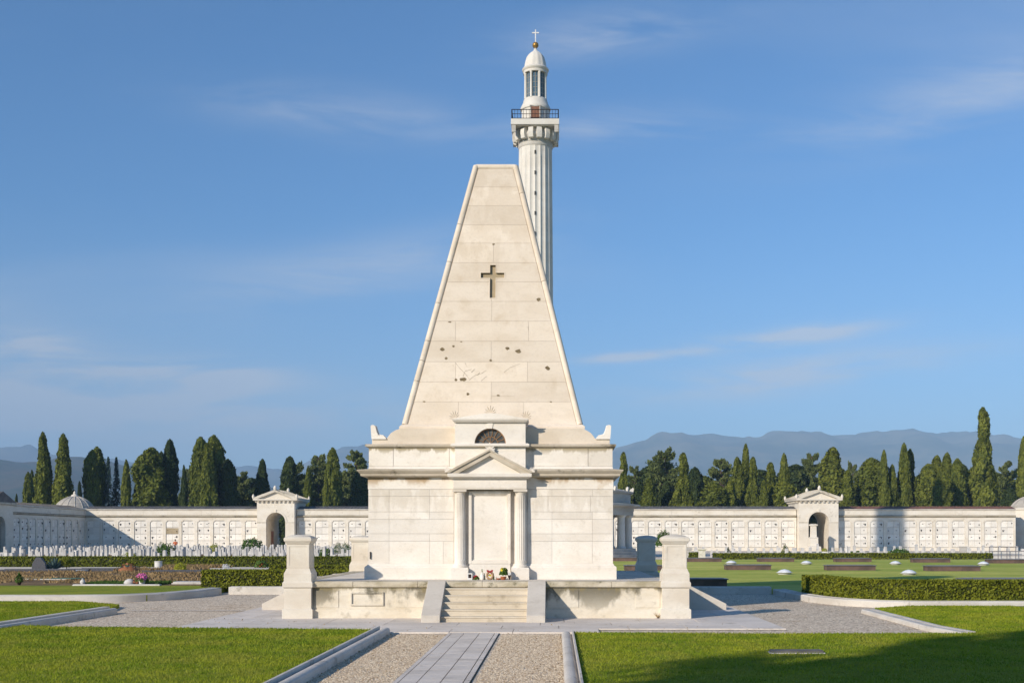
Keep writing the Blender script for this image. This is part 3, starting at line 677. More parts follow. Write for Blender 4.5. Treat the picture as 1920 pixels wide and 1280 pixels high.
# ---- doorway portico
YP = 3.38                                        # local distance of the portico face from the centre
YPw = CY - YP
cxp = -.005
zE0, zE1 = zz(917, YPw), zz(896, YPw)
m = MB(); m.box(cxp - .925, cxp + .925, -YP, -3.0, zE0, zE1 - .01); m.build('entablature', 'marble', mau, bevel=.006)
zc0 = zE1 - .01
m = MB(); m.rects([(.95, .40, zc0), (1.0, .44, zc0 + .03), (1.05, .48, zc0 + .04), (1.06, .49, zc0 + .115), (1.03, .47, zc0 + .125)], cxp, -3.05); m.build('pediment_cornice', 'marble', mau, bevel=.005)
zp = zc0 + .12; apex = zz(846, YPw)
W_ = 1.10
m = MB()
m.xz([(cxp - .96, zp), (cxp + .96, zp), (cxp, apex - .12)], -YP + .02, -3.0)          # tympanum
m.build('tympanum', 'marble', mau)
m = MB(); t_ = .115
for s in (-1, 1):
    m.xz([(cxp + s * W_, zp), (cxp, apex), (cxp, apex - t_), (cxp + s * (W_ - .30), zp)], -YP - .10, -3.0)
    m.xz([(cxp + s * (W_ + .03), zp + .02), (cxp, apex + .05), (cxp, apex), (cxp + s * (W_ - .10), zp + .02)], -YP - .14, -3.0)
m.build('raking_cornice', 'cornice', mau, bevel=.004)
palmette('palmette', cxp, -YP - .03, apex + .02, .20, 'marble'); palmette('palmette', cxp - 1.05, -YP - .02, zp + .06, .12, 'marble', 30); palmette('palmette', cxp + 1.05, -YP - .02, zp + .06, .12, 'marble', -30)
def flute(fr, z, n=18): return 1 - .085 * abs(math.sin(math.pi * fr * n)) ** 1.5 * (1 if 1.38 < z < zE0 - .18 else 0)
for s in (-1, 1):
    x = cxp + s * .765
    col = MB(); zb_, zt_ = 1.205, zE0 - .115
    P_ = [(.155, zb_ + .06), (.150, zb_ + .09), (.146, 1.385), (.146, 1.40), (.144, 2.0), (.136, 2.6), (.128, zt_ - .06), (.128, zt_ - .03), (.125, zt_)]
    def flu(fr, z): return 1 - .10 * (math.sin(math.pi * ((fr * 18) % 1)) ** .7) * (1 if 1.39 < z < zt_ - .05 else 0)
    col.lathe(P_, x, -3.19, 108, flu); c = col.build('column', 'marble', mau, smooth=30)
    cap = MB(); cap.lathe([(.13, zt_), (.135, zt_ + .02), (.13, zt_ + .03), (.165, zt_ + .065)], x, -3.19, 28); cap.rects([(.172, .172, zt_ + .065), (.172, .172, zt_ + .116)], x, -3.19); cap.build('capital', 'marble', c, smooth=40)
    bs = MB(); bs.lathe([(.19, 1.205), (.195, 1.225), (.19, 1.25), (.165, 1.258), (.155, 1.27)], x, -3.19, 28); bs.build('column_base', 'marble', c, smooth=40)
    MB().rects([(.225, .225, ZT - .01), (.225, .225, 1.17), (.21, .21, 1.205)], x, -3.19).build('column_pedestal', 'marble', mau, bevel=.006)
# door slab with moulded frame
fx0, fx1, fz0, fz1 = cxp - .545, cxp + .515, 1.30, 3.135
m = MB(); fr_ = .075
for (a, b, c, d) in ((fx0, fx0 + fr_, fz0, fz1), (fx1 - fr_, fx1, fz0, fz1), (fx0 + fr_, fx1 - fr_, fz1 - fr_, fz1), (fx0 + fr_, fx1 - fr_, fz0, fz0 + fr_)): m.box(a, b, -3.20, -3.0, c, d)
q = .03
for (a, b, c, d) in ((fx0 + fr_, fx0 + fr_ + q, fz0 + fr_, fz1 - fr_), (fx1 - fr_ - q, fx1 - fr_, fz0 + fr_, fz1 - fr_), (fx0 + fr_ + q, fx1 - fr_ - q, fz1 - fr_ - q, fz1 - fr_), (fx0 + fr_ + q, fx1 - fr_ - q, fz0 + fr_, fz0 + fr_ + q)): m.box(a, b, -3.165, -3.0, c, d)
m.build('door_frame', 'marble', mau, bevel=.006)
m = MB(); m.box(fx0 + .10, fx1 - .10, -3.13, -3.0, fz0 + .10, fz1 - .10); m.box(-.53, .50, -3.225, -3.18, ZT, 1.295); m.build('door_slab', 'attic', mau)

# ================================================================== TERRACE
ter = thing('stone_terrace', 'low square stained stone terrace with steps and corner piers under the pyramid mausoleum', 'terrace', (CX, CY, 0))
T = 4.70
m = MB()
def wall_side(full):
    b = MB(); e = T if full else T - .12
    b.box(-e, e, -T, -T + .12, 0, .77)
    e2 = e + .03 if full else e
    b.box(-e2, -1.4, -T - .035, -T, -.02, .235); b.box(1.4, e2, -T - .035, -T, -.02, .235)
    for s in (-1, 1):
        # raised fields: long, square centre panel and strips between
        for (a, c) in ((1.45, 2.20), (2.48, 3.28), (3.56, 4.15)):
            X0, X1 = sorted((s * a, s * c)); d = .022 if (a, c) != (2.48, 3.28) else .04
            if (a, c) == (2.48, 3.28) and s == 1: continue
            if (a, c) == (2.48, 3.28):
                for (p, q_, r1, r2) in ((X0, X1, .62, .66), (X0, X1, .33, .37), (X0, X0 + .04, .37, .62), (X1 - .04, X1, .37, .62)): b.box(p, q_, -T - d, -T, r1, r2)
            else: b.box(X0, X1, -T - .014, -T, .28, .70)
    return b
for k in range(4): m.join(wall_side(k % 2 == 0).rot(k))
m.build('retaining_wall', 'terrace', ter, bevel=.006)
def coping_side(full):
    b = MB(); e = 4.76 if full else 4.33; X = -e
    prof = [(-4.32, .765), (-4.74, .765), (-4.76, .785), (-4.76, .885), (-4.735, .91), (-4.32, .91)]
    while X < e - .1:
        n_ = min(X + 1.55, e); n_ = e if e - n_ < .5 else n_
        b.yz(prof, X + .003, n_ - .003); X = n_
    return b
m = MB()
for k in range(4): m.join(coping_side(k % 2 == 0).rot(k))
m.build('coping', 'coping', ter, bevel=.008)
m = MB(); s_ = .86; 
for i in range(10):
    for j in range(10):
        m.box(-4.32 + i * .864 + .004, -4.32 + (i + 1) * .864 - .004, -4.32 + j * .864 + .004, -4.32 + (j + 1) * .864 - .004, .80, .905)
m.build('terrace_floor', 'floor', ter)
MB().box(-4.31, 4.31, -4.31, 4.31, .1, .895).build('terrace_fill', 'floor', ter)
for k in range(4):
    st = MB(); nstep = 6; run = .262; rise = .91 / nstep
    for i in range(nstep - 1):
        z1 = .91 - rise * (i + 1); st.box(-.985, .985, -4.762 - run * (i + 1), -4.70 - run * i, -.02, z1 - .035)
        st.box(-.985, .985, -4.762 - run * (i + 1) - .018, -4.70 - run * i + .0, z1 - .035, z1)
    s_o = st.rot(k).build('steps', 'tread', ter, bevel=.008)
    for s in (-1, 1):
        b = MB(); pr = [(-4.72, -.02), (-6.22, -.02), (-6.22, .19), (-4.765, .918), (-4.72, .918)]
        b.yz(pr, *(sorted((s * .985, s * 1.41)))); b.rot(k).build('stair_cheek', 'cheek', ter, bevel=.008)
for sx in (-1, 1):
    for sy in (-1, 1):
        p = thing('pier', None, None); p.parent = ter; p.location = (0, 0, 0)
        x, y_ = sx * 4.52, sy * 4.50
        MB().rects([(.365, .365, -.02), (.365, .365, .24), (.34, .34, .26), (.325, .325, .265), (.325, .325, .76)], x, y_).build('pier_foot', 'pier', p, bevel=.006)
        m = MB().rects([(.35, .35, .762), (.36, .36, .78), (.36, .36, .875), (.345, .345, .90), (.33, .33, .92), (.33, .33, 1.10), (.31, .31, 1.14), (.285, .285, 1.20), (.275, .275, 1.22)], x, y_); m.build('pier_base', 'pier', p, bevel=.006)
        m = MB().rects([(.268, .268, 1.22), (.262, .262, 1.80)], x, y_)
        for kk in range(4):
            b = MB()
            for (a, c, d, e) in ((-.262, -.205, 1.24, 1.79), (.205, .262, 1.24, 1.79), (-.205, .205, 1.24, 1.285), (-.205, .205, 1.745, 1.79)): b.box(a, c, -.274 - .001 * (kk % 2), -.255, d, e)
            b = b.rot(kk); m.add([(vx + x, vy + y_, vz) for vx, vy, vz in b.v], b.f)
        m.build('pier_shaft', 'pier', p)
        m = MB().rects([(.275, .275, 1.80), (.285, .285, 1.82), (.30, .30, 1.84), (.33, .33, 1.88), (.335, .335, 1.94), (.30, .30, 1.975), (.20, .24, 2.015), (.05, .12, 2.03)], x, y_); m.build('pier_cap', 'pier', p, bevel=.01, smooth=30)

# ================================================================== OFFERINGS AT THE DOOR
def at(u, v=1086, Y=29.60): return (PX(u, Y), Y, ZT)
t = thing('photo_frame', 'small upright white frame with a dark picture at the left end of the offerings', 'picture frame', at(881))
m = MB(); m.box(-.07, -.045, -.02, .02, 0, .19); m.box(.045, .07, -.02, .02, 0, .19); m.box(-.045, .045, -.02, .02, .16, .19); m.box(-.045, .045, -.02, .02, 0, .05); m.build('frame', 'whitepaint', t)
m = MB(); m.box(-.045, .045, -.005, .018, .05, .16); m.build('picture', 'iron', t)
def petals(m, c, r, n, s):
    for i in range(n):
        a = random.uniform(0, 6.28); b = random.uniform(-.2, 1.2); p = Vector(c) + Vector((math.cos(a) * math.cos(b), math.sin(a) * math.cos(b), math.sin(b))) * r
        u = Vector((random.uniform(-1, 1), random.uniform(-1, 1), random.uniform(-1, 1))).normalized() * s; w_ = u.cross(p - Vector(c)).normalized() * s
        m.add([p - u, p - w_, p + u, p + w_], [(0, 1, 2, 3)])
t = thing('red_flowers', 'low bunch of red flowers lying beside the small white frame', 'flowers', at(892))
m = MB(); petals(m, (0, 0, .05), .065, 60, .035); m.build('blossoms', 'red', t); m = MB(); petals(m, (0, 0, .01), .09, 30, .04); m.build('foliage', 'bush', t)
t = thing('cream_vase', 'tall cream vase with one thin green stem left of the wreath', 'vase', at(904))
MB().lathe([(.05, 0), (.065, .05), (.06, .12), (.035, .17), (.045, .20)], n=14).build('vase_body', 'attic', t, smooth=60)
m = MB(); m.tube([(0, 0, .18), (.01, 0, .24), (0, 0, .30)], [.006, .006, .003], 5)
for i in range(6): m.add([(0, 0, .21 + i * .015), (.03 * (-1) ** i, .0, .24 + i * .015), (.008, .01, .235 + i * .015)], [(0, 1, 2)])
m.build('stem', 'bush', t)
t = thing('wreath', 'round straw wreath with a red bow on top leaning at the door', 'wreath', at(918.5))
m = MB(); m.tube([(.085 * math.cos(6.283 * i / 20), .02 * math.sin(6.283 * i / 20), .125 + .10 * math.sin(6.283 * i / 20)) for i in range(21)], .032, 8); m.build('ring', 'wreathstraw', t, smooth=60)
m = MB(); petals(m, (0, .03, .12), .03, 12, .03); m.build('centre_flower', 'yellow', t)
m = MB()
for s in (-1, 1):
    m.add([(0, -.02, .235), (s * .05, -.03, .29), (s * .095, -.02, .285), (s * .09, -.035, .235), (s * .04, -.03, .225)], [(0, 1, 2, 3, 4)]); m.add([(0, -.03, .235), (s * .02, -.035, .235), (s * .06, -.04, .17), (s * .035, -.035, .165)], [(0, 1, 2, 3)])
m.box(-.018, .018, -.045, -.01, .22, .26); m.build('bow', 'red', t)
for u, lb in ((908.5, 'dark green bottle standing just left of the wreath'), (925.5, 'dark green bottle standing just right of the wreath')):
    t = thing('bottle', lb, 'bottle', at(u, Y=29.68)); MB().lathe([(.022, 0), (.024, .01), (.024, .10), (.010, .13), (.010, .17)], n=12).build('glass_body', 'bush', t, smooth=60); MB().lathe([(.011, .165), (.011, .185)], n=10).build('cap', 'iron', t)
t = thing('potted_plant', 'terracotta pot of green and yellow flowers right of the wreath', 'potted plant', at(944))
MB().lathe([(.06, 0), (.085, .075), (.092, .075), (.092, .095), (.07, .095)], n=16).build('flower_pot', 'terracotta', t, smooth=40)
m = MB(); petals(m, (0, 0, .17), .11, 150, .035); petals(m, (0.02, 0, .25), .09, 80, .03); m.build('foliage', 'bush', t)
m = MB(); petals(m, (-.01, 0, .26), .085, 45, .025); m.build('yellow_blossoms', 'yellow', t)
t = thing('terracotta_saucer', 'low terracotta dish beside the potted flowers', 'dish', at(935)); MB().lathe([(.04, 0), (.075, .03), (.08, .045), (.06, .035), (.001, .02)], n=16).build('dish_body', 'terracotta', t, smooth=40)
t = thing('white_bouquet', 'small white bouquet in dark paper leaning at the right end of the offerings', 'bouquet', at(955))
m = MB(); m.lathe([(.012, 0), (.05, .13)], n=8); m.build('wrapping', 'iron', t); m = MB(); petals(m, (0, 0, .15), .05, 40, .028); m.build('blossoms', 'whitepaint', t)

for o in COL.objects:
    if o.type == 'EMPTY' and o.parent is None and o.get('category') in ('flowers', 'vase', 'wreath', 'bottle', 'potted plant', 'bouquet', 'picture frame', 'dish'): o.scale = (.86, .86, .86)

# ================================================================== MEMORIAL TOWER
TY = 122.0; TX = PX(1004, TY)
tw = thing('memorial_tower', 'very tall fluted white column with a square balcony, glazed lantern and cross on its dome', 'tower', (TX, TY, 0))
K = F / TY
def tz(v): return CH + (CV - v) / K
zs0, zs1 = 7.0, tz(279)
def tfl(fr, z): return 1 - .065 * (math.sin(math.pi * ((fr * 20) % 1)) ** .8) * (1 if 8 < z < zs1 - .15 else 0)
pr = []
for i in range(30):
    q = i / 29; z = zs0 + q * (zs1 - zs0); pr.append((1.70 + .24 * (1 - q) ** 1.0, z))
MB().lathe(pr, n=200, rf=tfl).build('shaft', 'tower', tw, smooth=28)
m = MB(); zz_ = 7.0
while zz_ < zs1: zz_ += 2.05
for v in (295, 333, 371, 408, 446, 483, 520):
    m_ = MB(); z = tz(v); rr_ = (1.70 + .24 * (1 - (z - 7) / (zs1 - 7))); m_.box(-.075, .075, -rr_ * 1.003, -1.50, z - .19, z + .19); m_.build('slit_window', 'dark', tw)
MB().lathe([(1.72, zs1 - .12), (1.78, zs1), (1.76, zs1 + .25), (1.80, zs1 + .3), (1.80, tz(270)), (1.95, tz(266)), (2.05, tz(262)), (1.95, tz(258)), (1.85, tz(255)), (1.85, tz(248))], n=60).build('neck', 'towergrey', tw, smooth=35)  # darker stone colour stands in for shade between the consoles
zb1 = tz(238); zb0 = tz(248.5)
m = MB(); m.rects([(2.43, 2.43, zb0), (2.43, 2.43, zb1)]); m.build('balcony_slab', 'tower', tw, bevel=.02)
m = MB(); m.rects([(2.30, 2.30, tz(250)), (2.36, 2.36, zb0 + .01)])
m.build('balcony_soffit', 'towergrey', tw)
for sx in (-1, 1):
    for sy in (-1, 1):
        m = MB(); m.yz([(sy * 2.36, tz(249)), (sy * 1.5, tz(249)), (sy * 1.7, tz(258)), (sy * 2.2, tz(262)), (sy * 2.36, tz(262))], sx * 2.36, sx * 1.95); m.build('corner_bracket', 'towergrey', tw)
for k in range(16):
    a = 2 * math.pi * (k + .5) / 16; c, s = math.cos(a), math.sin(a)
    m = MB(); w_ = .24; pts = []
    for r_, z in ((1.86, tz(266)), (1.95, tz(271)), (2.25, tz(270)), (2.38, tz(262)), (2.34, tz(254)), (2.1, tz(249)), (1.8, tz(249))): pts.append((r_, z))
    m.prism(pts, -w_, w_, lambda p, d: (p[0] * c - d * s, p[0] * s + d * c, p[1])); m.build('console', 'tower', tw, smooth=40)
rl = MB(); e = 2.34
for zq_ in (tz(221), tz(229), tz(237)):
    rr = .045 if zq_ > tz(222) else .03
    for a, b in (((-e, -e), (e, -e)), ((e, -e), (e, e)), ((e, e), (-e, e)), ((-e, e), (-e, -e))): rl.tube([(*a, zq_), (*b, zq_)], rr, 5)
for i in range(17):
    q = -e + 2 * e * i / 16
    for p in ((q, -e), (q, e), (-e, q), (e, q)): rl.tube([(*p, zb1), (*p, tz(220.5))], .05 if i in (0, 16) else .018, 4)
rl.build('railing', 'iron', tw)
MB().lathe([(1.42, zb1 - .02), (1.42, tz(210)), (1.52, tz(209)), (1.56, tz(206)), (1.50, tz(203)), (1.30, tz(196)), (1.22, tz(190)), (1.18, tz(188))], n=64).build('lantern_base', 'tower', tw, smooth=35)
d_ = MB(); d_.box(-.42, .42, -1.46, -1.2, zb1, tz(209)); dr = d_.build('balcony_door', 'door', tw)
m = MB(); m.box(-.52, -.42, -1.50, -1.2, zb1, tz(208.5)); m.box(.42, .52, -1.50, -1.2, zb1, tz(208.5)); m.box(-.56, .56, -1.53, -1.2, tz(208.5), tz(207)); m.build('door_frame', 'towergrey', dr)
MB().lathe([(.98, tz(189)), (.98, tz(140))], n=40).build('lantern_glass', 'towerglass', tw, smooth=60)
m = MB()
for k in range(24):
    a = 2 * math.pi * k / 24; m.tube([(1.0 * math.cos(a), 1.0 * math.sin(a), tz(188)), (1.0 * math.cos(a), 1.0 * math.sin(a), tz(141))], .025, 4)
for v in (150, 160, 170, 180):
    m.tube([(1.0 * math.cos(6.2832 * i / 24), 1.0 * math.sin(6.2832 * i / 24), tz(v)) for i in range(25)], .02, 4)
m.build('glazing_bars', 'towergrey', tw)
for k in range(8):
    a = 2 * math.pi * (k + .5) / 8; MB().lathe([(.16, tz(189)), (.13, tz(187)), (.115, tz(144)), (.16, tz(141)), (.16, tz(140))], 1.10 * math.cos(a), 1.10 * math.sin(a), 14).build('lantern_column', 'tower', tw, smooth=45)
MB().lathe([(1.24, tz(140.5)), (1.24, tz(136)), (1.34, tz(134.5)), (1.38, tz(132)), (1.30, tz(130)), (1.18, tz(128.5))], n=48).build('lantern_cornice', 'tower', tw, smooth=35)
dome = [(1.18, tz(128.5)), (1.12, tz(122)), (1.06, tz(117)), (.95, tz(110)), (.78, tz(105)), (.58, tz(101)), (.36, tz(98)), (.20, tz(95.5)), (.16, tz(93))]
MB().lathe(dome, n=48, rf=lambda fr, z: 1 - .05 * (abs(((fr * 12) % 1) - .5) * 2) ** 2).build('dome', 'tower', tw, smooth=25)
MB().lathe([(.15, tz(93.3)), (.12, tz(91.5)), (.16, tz(91)), (.08, tz(90))], n=16).build('finial_neck', 'towergrey', tw, smooth=50)
zc_ = tz(85.3); MB().lathe([(max(.001, .32 * math.sin(math.pi * i / 12)), zc_ - .32 * math.cos(math.pi * i / 12)) for i in range(13)], n=24).build('gilded_ball', 'gold', tw, smooth=60)
m = MB(); m.box(-.05, .05, -.05, .05, zc_ + .30, tz(56)); m.box(-.36, -.05, -.05, .05, tz(63), tz(61)); m.box(.05, .36, -.05, .05, tz(63), tz(61)); m.build('top_cross', 'whitepaint', tw)
# round colonnaded base
m = MB().lathe([(10.9, -.1), (10.9, .30), (10.6, .32), (10.6, .60), (10.3, .62), (10.3, .90), (4, .95)], n=72); m.build('stylobate', 'towergrey', tw, smooth=25)
MB().lathe([(7.6, .9), (7.6, 5.0), (3, 5.0)], n=64).build('inner_drum', 'towergrey', tw, smooth=25)
for k in range(24):
    a = 2 * math.pi * (k + .25) / 24; x, y_ = 9.55 * math.cos(a), 9.55 * math.sin(a)
    MB().lathe([(.50, .9), (.50, 1.0), (.44, 1.08), (.42, 1.1), (.37, 3.9), (.37, 3.95), (.46, 4.08), (.50, 4.1), (.50, 4.2)], x, y_, 18).build('colonnade_column', 'tower', tw, smooth=35)
MB().lathe([(8.9, 4.2), (10.05, 4.2), (10.05, 4.65), (10.1, 4.66), (10.1, 4.95), (10.6, 5.05), (10.75, 5.12), (10.75, 5.30), (10.2, 5.36), (9.75, 5.38), (9.75, 6.35), (10.0, 6.42), (10.05, 6.60), (9.9, 6.64), (8.6, 6.9), (2.4, 7.6), (2.3, 8.3)], n=80).build('ring_entablature', 'towergrey', tw, smooth=25)
for k in range(24):
    a = 2 * math.pi * (k + .5) / 24; c, s = math.cos(a), math.sin(a); m = MB(); m.prism([(9.9, 6.6), (10.06, 6.6), (10.12, 6.95), (10.0, 7.05), (9.86, 6.85)], -.18, .18, lambda p, d: (p[0] * c - d * s, p[0] * s + d * c, p[1])); m.build('antefix', 'tower', tw)
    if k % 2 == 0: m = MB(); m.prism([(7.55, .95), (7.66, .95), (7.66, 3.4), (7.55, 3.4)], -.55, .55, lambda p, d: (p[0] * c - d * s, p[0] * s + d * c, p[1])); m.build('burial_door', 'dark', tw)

# ================================================================== ARCADE WALLS
def niche_proto(bay):
    """one bay of burial niches: frame recess with four rows of marble plates; origin at the bay's left foot, facing -y"""
    m = MB(); x0, x1, zb_, zt_ = .26, bay - .26, .55, 4.55
    for r_ in range(4):
        for c_ in range(2):
            a = x0 + (x1 - x0) * c_ / 2 + .012; b = x0 + (x1 - x0) * (c_ + 1) / 2 - .012; z0 = zb_ + (zt_ - zb_) * r_ / 4 + .025; z1 = zb_ + (zt_ - zb_) * (r_ + 1) / 4 - .025
            m.box(a, b, .04, .075, z0, z1)
    return m
def arcade(name, label, X0, X1, Yf, bay, rz=0, origin=None, roof='roofgrey', nx=None, plank=None, group=None):
    """long burial wall along local +x from 0 to L, front face at local y=0"""
    Lw = X1 - X0; root = thing(name, label, 'burial wall', origin or (X0, Yf, 0), rz, group)
    nb = max(1, round(Lw / bay)); bay = Lw / nb
    m = MB(); m.box(0, Lw, .14, 4.2, -.1, 5.0)
    m.box(0, Lw, -.02, .10, -.1, .50)
    m.box(0, Lw, -.055, .14, 4.62, 5.05)
    for i in range(nb + 1):
        a = max(0, i * bay - .24); b = min(Lw, i * bay + .24); m.box(a, b, -.06, .14, .50, 4.62)
        if 0 < i < nb + 1:
            x = i * bay
        # rounded head corners of each bay
    for i in range(nb):
        for s, xx in ((1, i * bay + .24), (-1, (i + 1) * bay - .24)):
            m.xz([(xx, 4.62), (xx, 4.36), (xx + s * .08, 4.38), (xx + s * .20, 4.50), (xx + s * .24, 4.62)], -.05, .11)
    m.build('wall_body', 'wall', root)
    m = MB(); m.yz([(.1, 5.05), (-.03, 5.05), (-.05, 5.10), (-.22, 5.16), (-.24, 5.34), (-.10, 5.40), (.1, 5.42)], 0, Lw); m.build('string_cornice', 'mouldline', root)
    m = MB()
    k = max(1, round(Lw / 10)); 
    for i in range(k): m.box(i * Lw / k + .012, (i + 1) * Lw / k - .012, .02, .3, 5.42, 6.12)
    m.build('parapet', 'wall', root)
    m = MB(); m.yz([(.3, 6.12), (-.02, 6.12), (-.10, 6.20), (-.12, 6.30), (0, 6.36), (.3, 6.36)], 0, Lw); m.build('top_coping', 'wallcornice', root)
    m = MB(); m.yz([(.12, 6.36), (2.2, 6.82), (4.3, 6.36)], 0, Lw)
    x = .25
    while x < Lw: m.yz([(.06, 6.37), (2.2, 6.87), (2.2, 6.80), (.10, 6.34)], x, x + .12); x += .52
    m.build('roof', roof, root)
    MB().box(0, Lw, .3, 4.2, 5.0, 6.36).build('back_wall', 'wall', root)
    pm = niche_proto(bay); me = bpy.data.meshes.new('niche_panel'); me.from_pydata(pm.v, [], pm.f); me.update(); me.materials.append(M['niche'])
    hold = []
    for q in range(12):
        hm = MB(); rr = random.Random(q * 7 + len(name)); dn = rr.choice((.35, .5, .62, .75))
        for r_ in range(4):
            for c_ in range(2):
                if rr.random() < dn:
                    x = .26 + (bay - .52) * (c_ * .5 + (.14 if c_ == 0 else .36)); z = .55 + 1.0 * r_ + rr.uniform(.35, .62); fq = rr.uniform(.55, 1.35)
                    hm.lathe([(.02, z - .10 * fq), (.045 * fq, z - .07 * fq), (.05 * fq, z + .03), (.10 * fq, z + .10 * fq), (.02, z + .15 * fq)], x + rr.uniform(-.06, .06), .0, 6)
                if rr.random() < .4:
                    x = .26 + (bay - .52) * (c_ * .5 + .25); z = .55 + 1.0 * r_ + .5; hm.box(x - .12, x + .12, .03, .05, z, z + .07)
        h = bpy.data.meshes.new('flower_holder'); h.from_pydata(hm.v, [], hm.f); h.update(); h.materials.append(M['bronze']); hold.append(h)
    for i in range(nb):
        if nx and not nx(i): continue
        o = bpy.data.objects.new('niche_panel', me); COL.objects.link(o); o.parent = root; o.location = (i * bay, 0, 0)
        h = bpy.data.objects.new('flower_holder', random.choice(hold)); COL.objects.link(h); h.parent = o
    return root, bay
YW_ = 181.0
def wx(u, Y=YW_): return PX(u, Y)
xl0, xl1 = wx(160), wx(483, 180)
r1, b1 = arcade('burial_wall', 'long white burial wall with niche panels left of the left gateway', xl0, xl1, YW_, 2.4)
MB().box(6 * b1 - .0, 6 * b1 + 1.55, -.03, .0, 3.35, 3.85) 
pm = MB(); pm.box(5 * b1 + .27, 5 * b1 + 2.1, .0, .048, 2.60, 3.45); pm.build('wooden_board', 'recess', r1, label='brown board closing one niche')
arcade('burial_wall', 'long white burial wall running behind the pyramid mausoleum between the two gateways', wx(553, 180) + .1, wx(1497, 180) - .1, YW_, 2.53, nx=lambda i: i < 9 or i > 16)
r3, b3 = arcade('burial_wall', 'white burial wall under red roof tiles right of the right gateway', wx(1571, 180), wx(1904), YW_, 2.55, roof='rooftile')
arcade('burial_wall', 'shaded side burial wall running towards the viewer at the far left', 0, 46, 0, 2.4, rz=R(90), origin=(xl0, YW_ - 46.1, 0))

def gable(name, label, x0, x1, yf, depth, side):
    root = thing(name, label, 'gateway', ((x0 + x1) / 2, yf, 0), group='gateways in the burial wall'); hw = (x1 - x0) / 2
    ar = hw * .515; zs_ = 4.35; zt_ = 7.55
    arc = [(ar * math.cos(math.pi * i / 20), zs_ + ar * math.sin(math.pi * i / 20)) for i in range(21)]
    m = MB()
    body = [(hw, -.1), (hw, zt_), (-hw, zt_), (-hw, -.1), (-ar, -.1)] + arc[::-1] + [(ar, -.1)]
    n = len(body)
    m.xz(body, 0, .9); m.build('gate_front', 'wall', root); m = MB().xz(body, depth - .9, depth); m.build('gate_back', 'wall', root)
    inn = MB(); th = .35
    inn.box(-hw + .002, -ar - .0, .9, depth - .9, -.1, zt_ - .002); inn.box(ar, hw - .002, .9, depth - .9, -.1, zt_ - .002)
    vault = arc + [(-ar, zt_ - .1), (ar, zt_ - .1)]
    inn.xz(vault, .9, depth - .9); inn.build('vault', 'wall', root)
    m = MB(); a2 = [((ar + .28) * math.cos(math.pi * i / 20), zs_ + (ar + .28) * math.sin(math.pi * i / 20)) for i in range(21)]
    m.xz(a2 + [(x, z) for x, z in arc[::-1]], -.07, -.0); m.box(-.14, .14, -.14, 0, zs_ + ar - .02, zs_ + ar + .42); m.build('archivolt', 'wall', root)
    m = MB()
    for s in (-1, 1):
        m.box(*sorted((s * (ar + .0), s * hw)), -.05, 0, zs_ - .12, zs_ + .02); m.box(*sorted((s * (ar), s * (hw + .02))), -.06, 0, -.1, .5)
    m.build('impost_band', 'wallcornice', root)
    m = MB(); 
    for i in range(9): m.box(-hw + .1 + i * (2 * hw - .5) / 8, -hw + .4 + i * (2 * hw - .5) / 8, -.30, 0, zt_ - .22, zt_ - .02)
    for i in range(11):
        for s in (-1, 1): m.box(*sorted((s * hw, s * (hw + .30))), .1 + i * (depth - .5) / 10, .4 + i * (depth - .5) / 10, zt_ - .22, zt_ - .02)
    m.build('dentil_band', 'wallcornice', root)
    m = MB().rects([(hw + .35, depth / 2 + .35, zt_), (hw + .50, depth / 2 + .50, zt_ + .10), (hw + .50, depth / 2 + .50, zt_ + .28)], 0, depth / 2); m.build('gate_cornice', 'wall', root)
    ap = zt_ + 1.62; zb_ = zt_ + .28
    m = MB(); m.xz([(-hw, zb_), (hw, zb_), (0, ap - .3)], -.1, depth + .1); m.build('pediment', 'wall', root)
    m = MB()
    for s in (-1, 1): m.xz([(s * (hw + .55), zb_), (s * (hw + .55), zb_ + .16), (0, ap + .02), (0, ap - .28), (s * (hw - .15), zb_)], -.5, depth + .5)
    y_ = 0
    while y_ < depth:
        for s in (-1, 1): m.xz([(s * (hw + .5), zb_ + .18), (0, ap + .04), (0, ap + .14), (s * (hw + .5), zb_ + .27)], y_, y_ + .12)
        y_ += 1.0
    m.build('gate_roof', 'wallcornice', root)
    for x, z in ((-hw - .45, zb_ + .1), (hw + .45, zb_ + .1), (0, ap)):
        for yy in (-.4, depth + .3):
            a = MB(); a.lathe([(.16, z), (.22, z + .12), (.26, z + .35), (.12, z + .62), (.03, z + .70)] if x == 0 else [(.14, z), (.18, z + .1), (.20, z + .35), (.06, z + .62)], x, yy, 10); a.build('acroterion', 'wall', root, smooth=50)
    return root
gl = gable('gateway', 'left arched gateway with a pedimented roof seen slightly from its right side', wx(483, 180), wx(553, 180), 179.6, 8.2, 1)
gr = gable('gateway', 'right arched gateway with a pedimented roof with a small monument inside its arch', wx(1497, 180), wx(1571, 180), 179.6, 8.2, -1)
MB().box(-1.62, -1.15, 3.2, 3.6, 0, 3.0).build('inner_door', 'door', gl)
t = thing('small_monument', 'small white pillar monument standing inside the right archway', 'monument', (PX(1525, 176), 176, 0))
MB().rects([(1.0, .9, 0), (.95, .85, .7), (.62, .6, .75), (.6, .55, 1.9), (.68, .62, 2.0), (.45, .45, 2.1)]).build('pedestal', 'wall', t); MB().rects([(.42, .4, 2.1), (.38, .36, 3.7), (.55, .5, 3.78), (.55, .5, 3.95), (.3, .3, 4.05)]).build('pillar', 'wall', t)
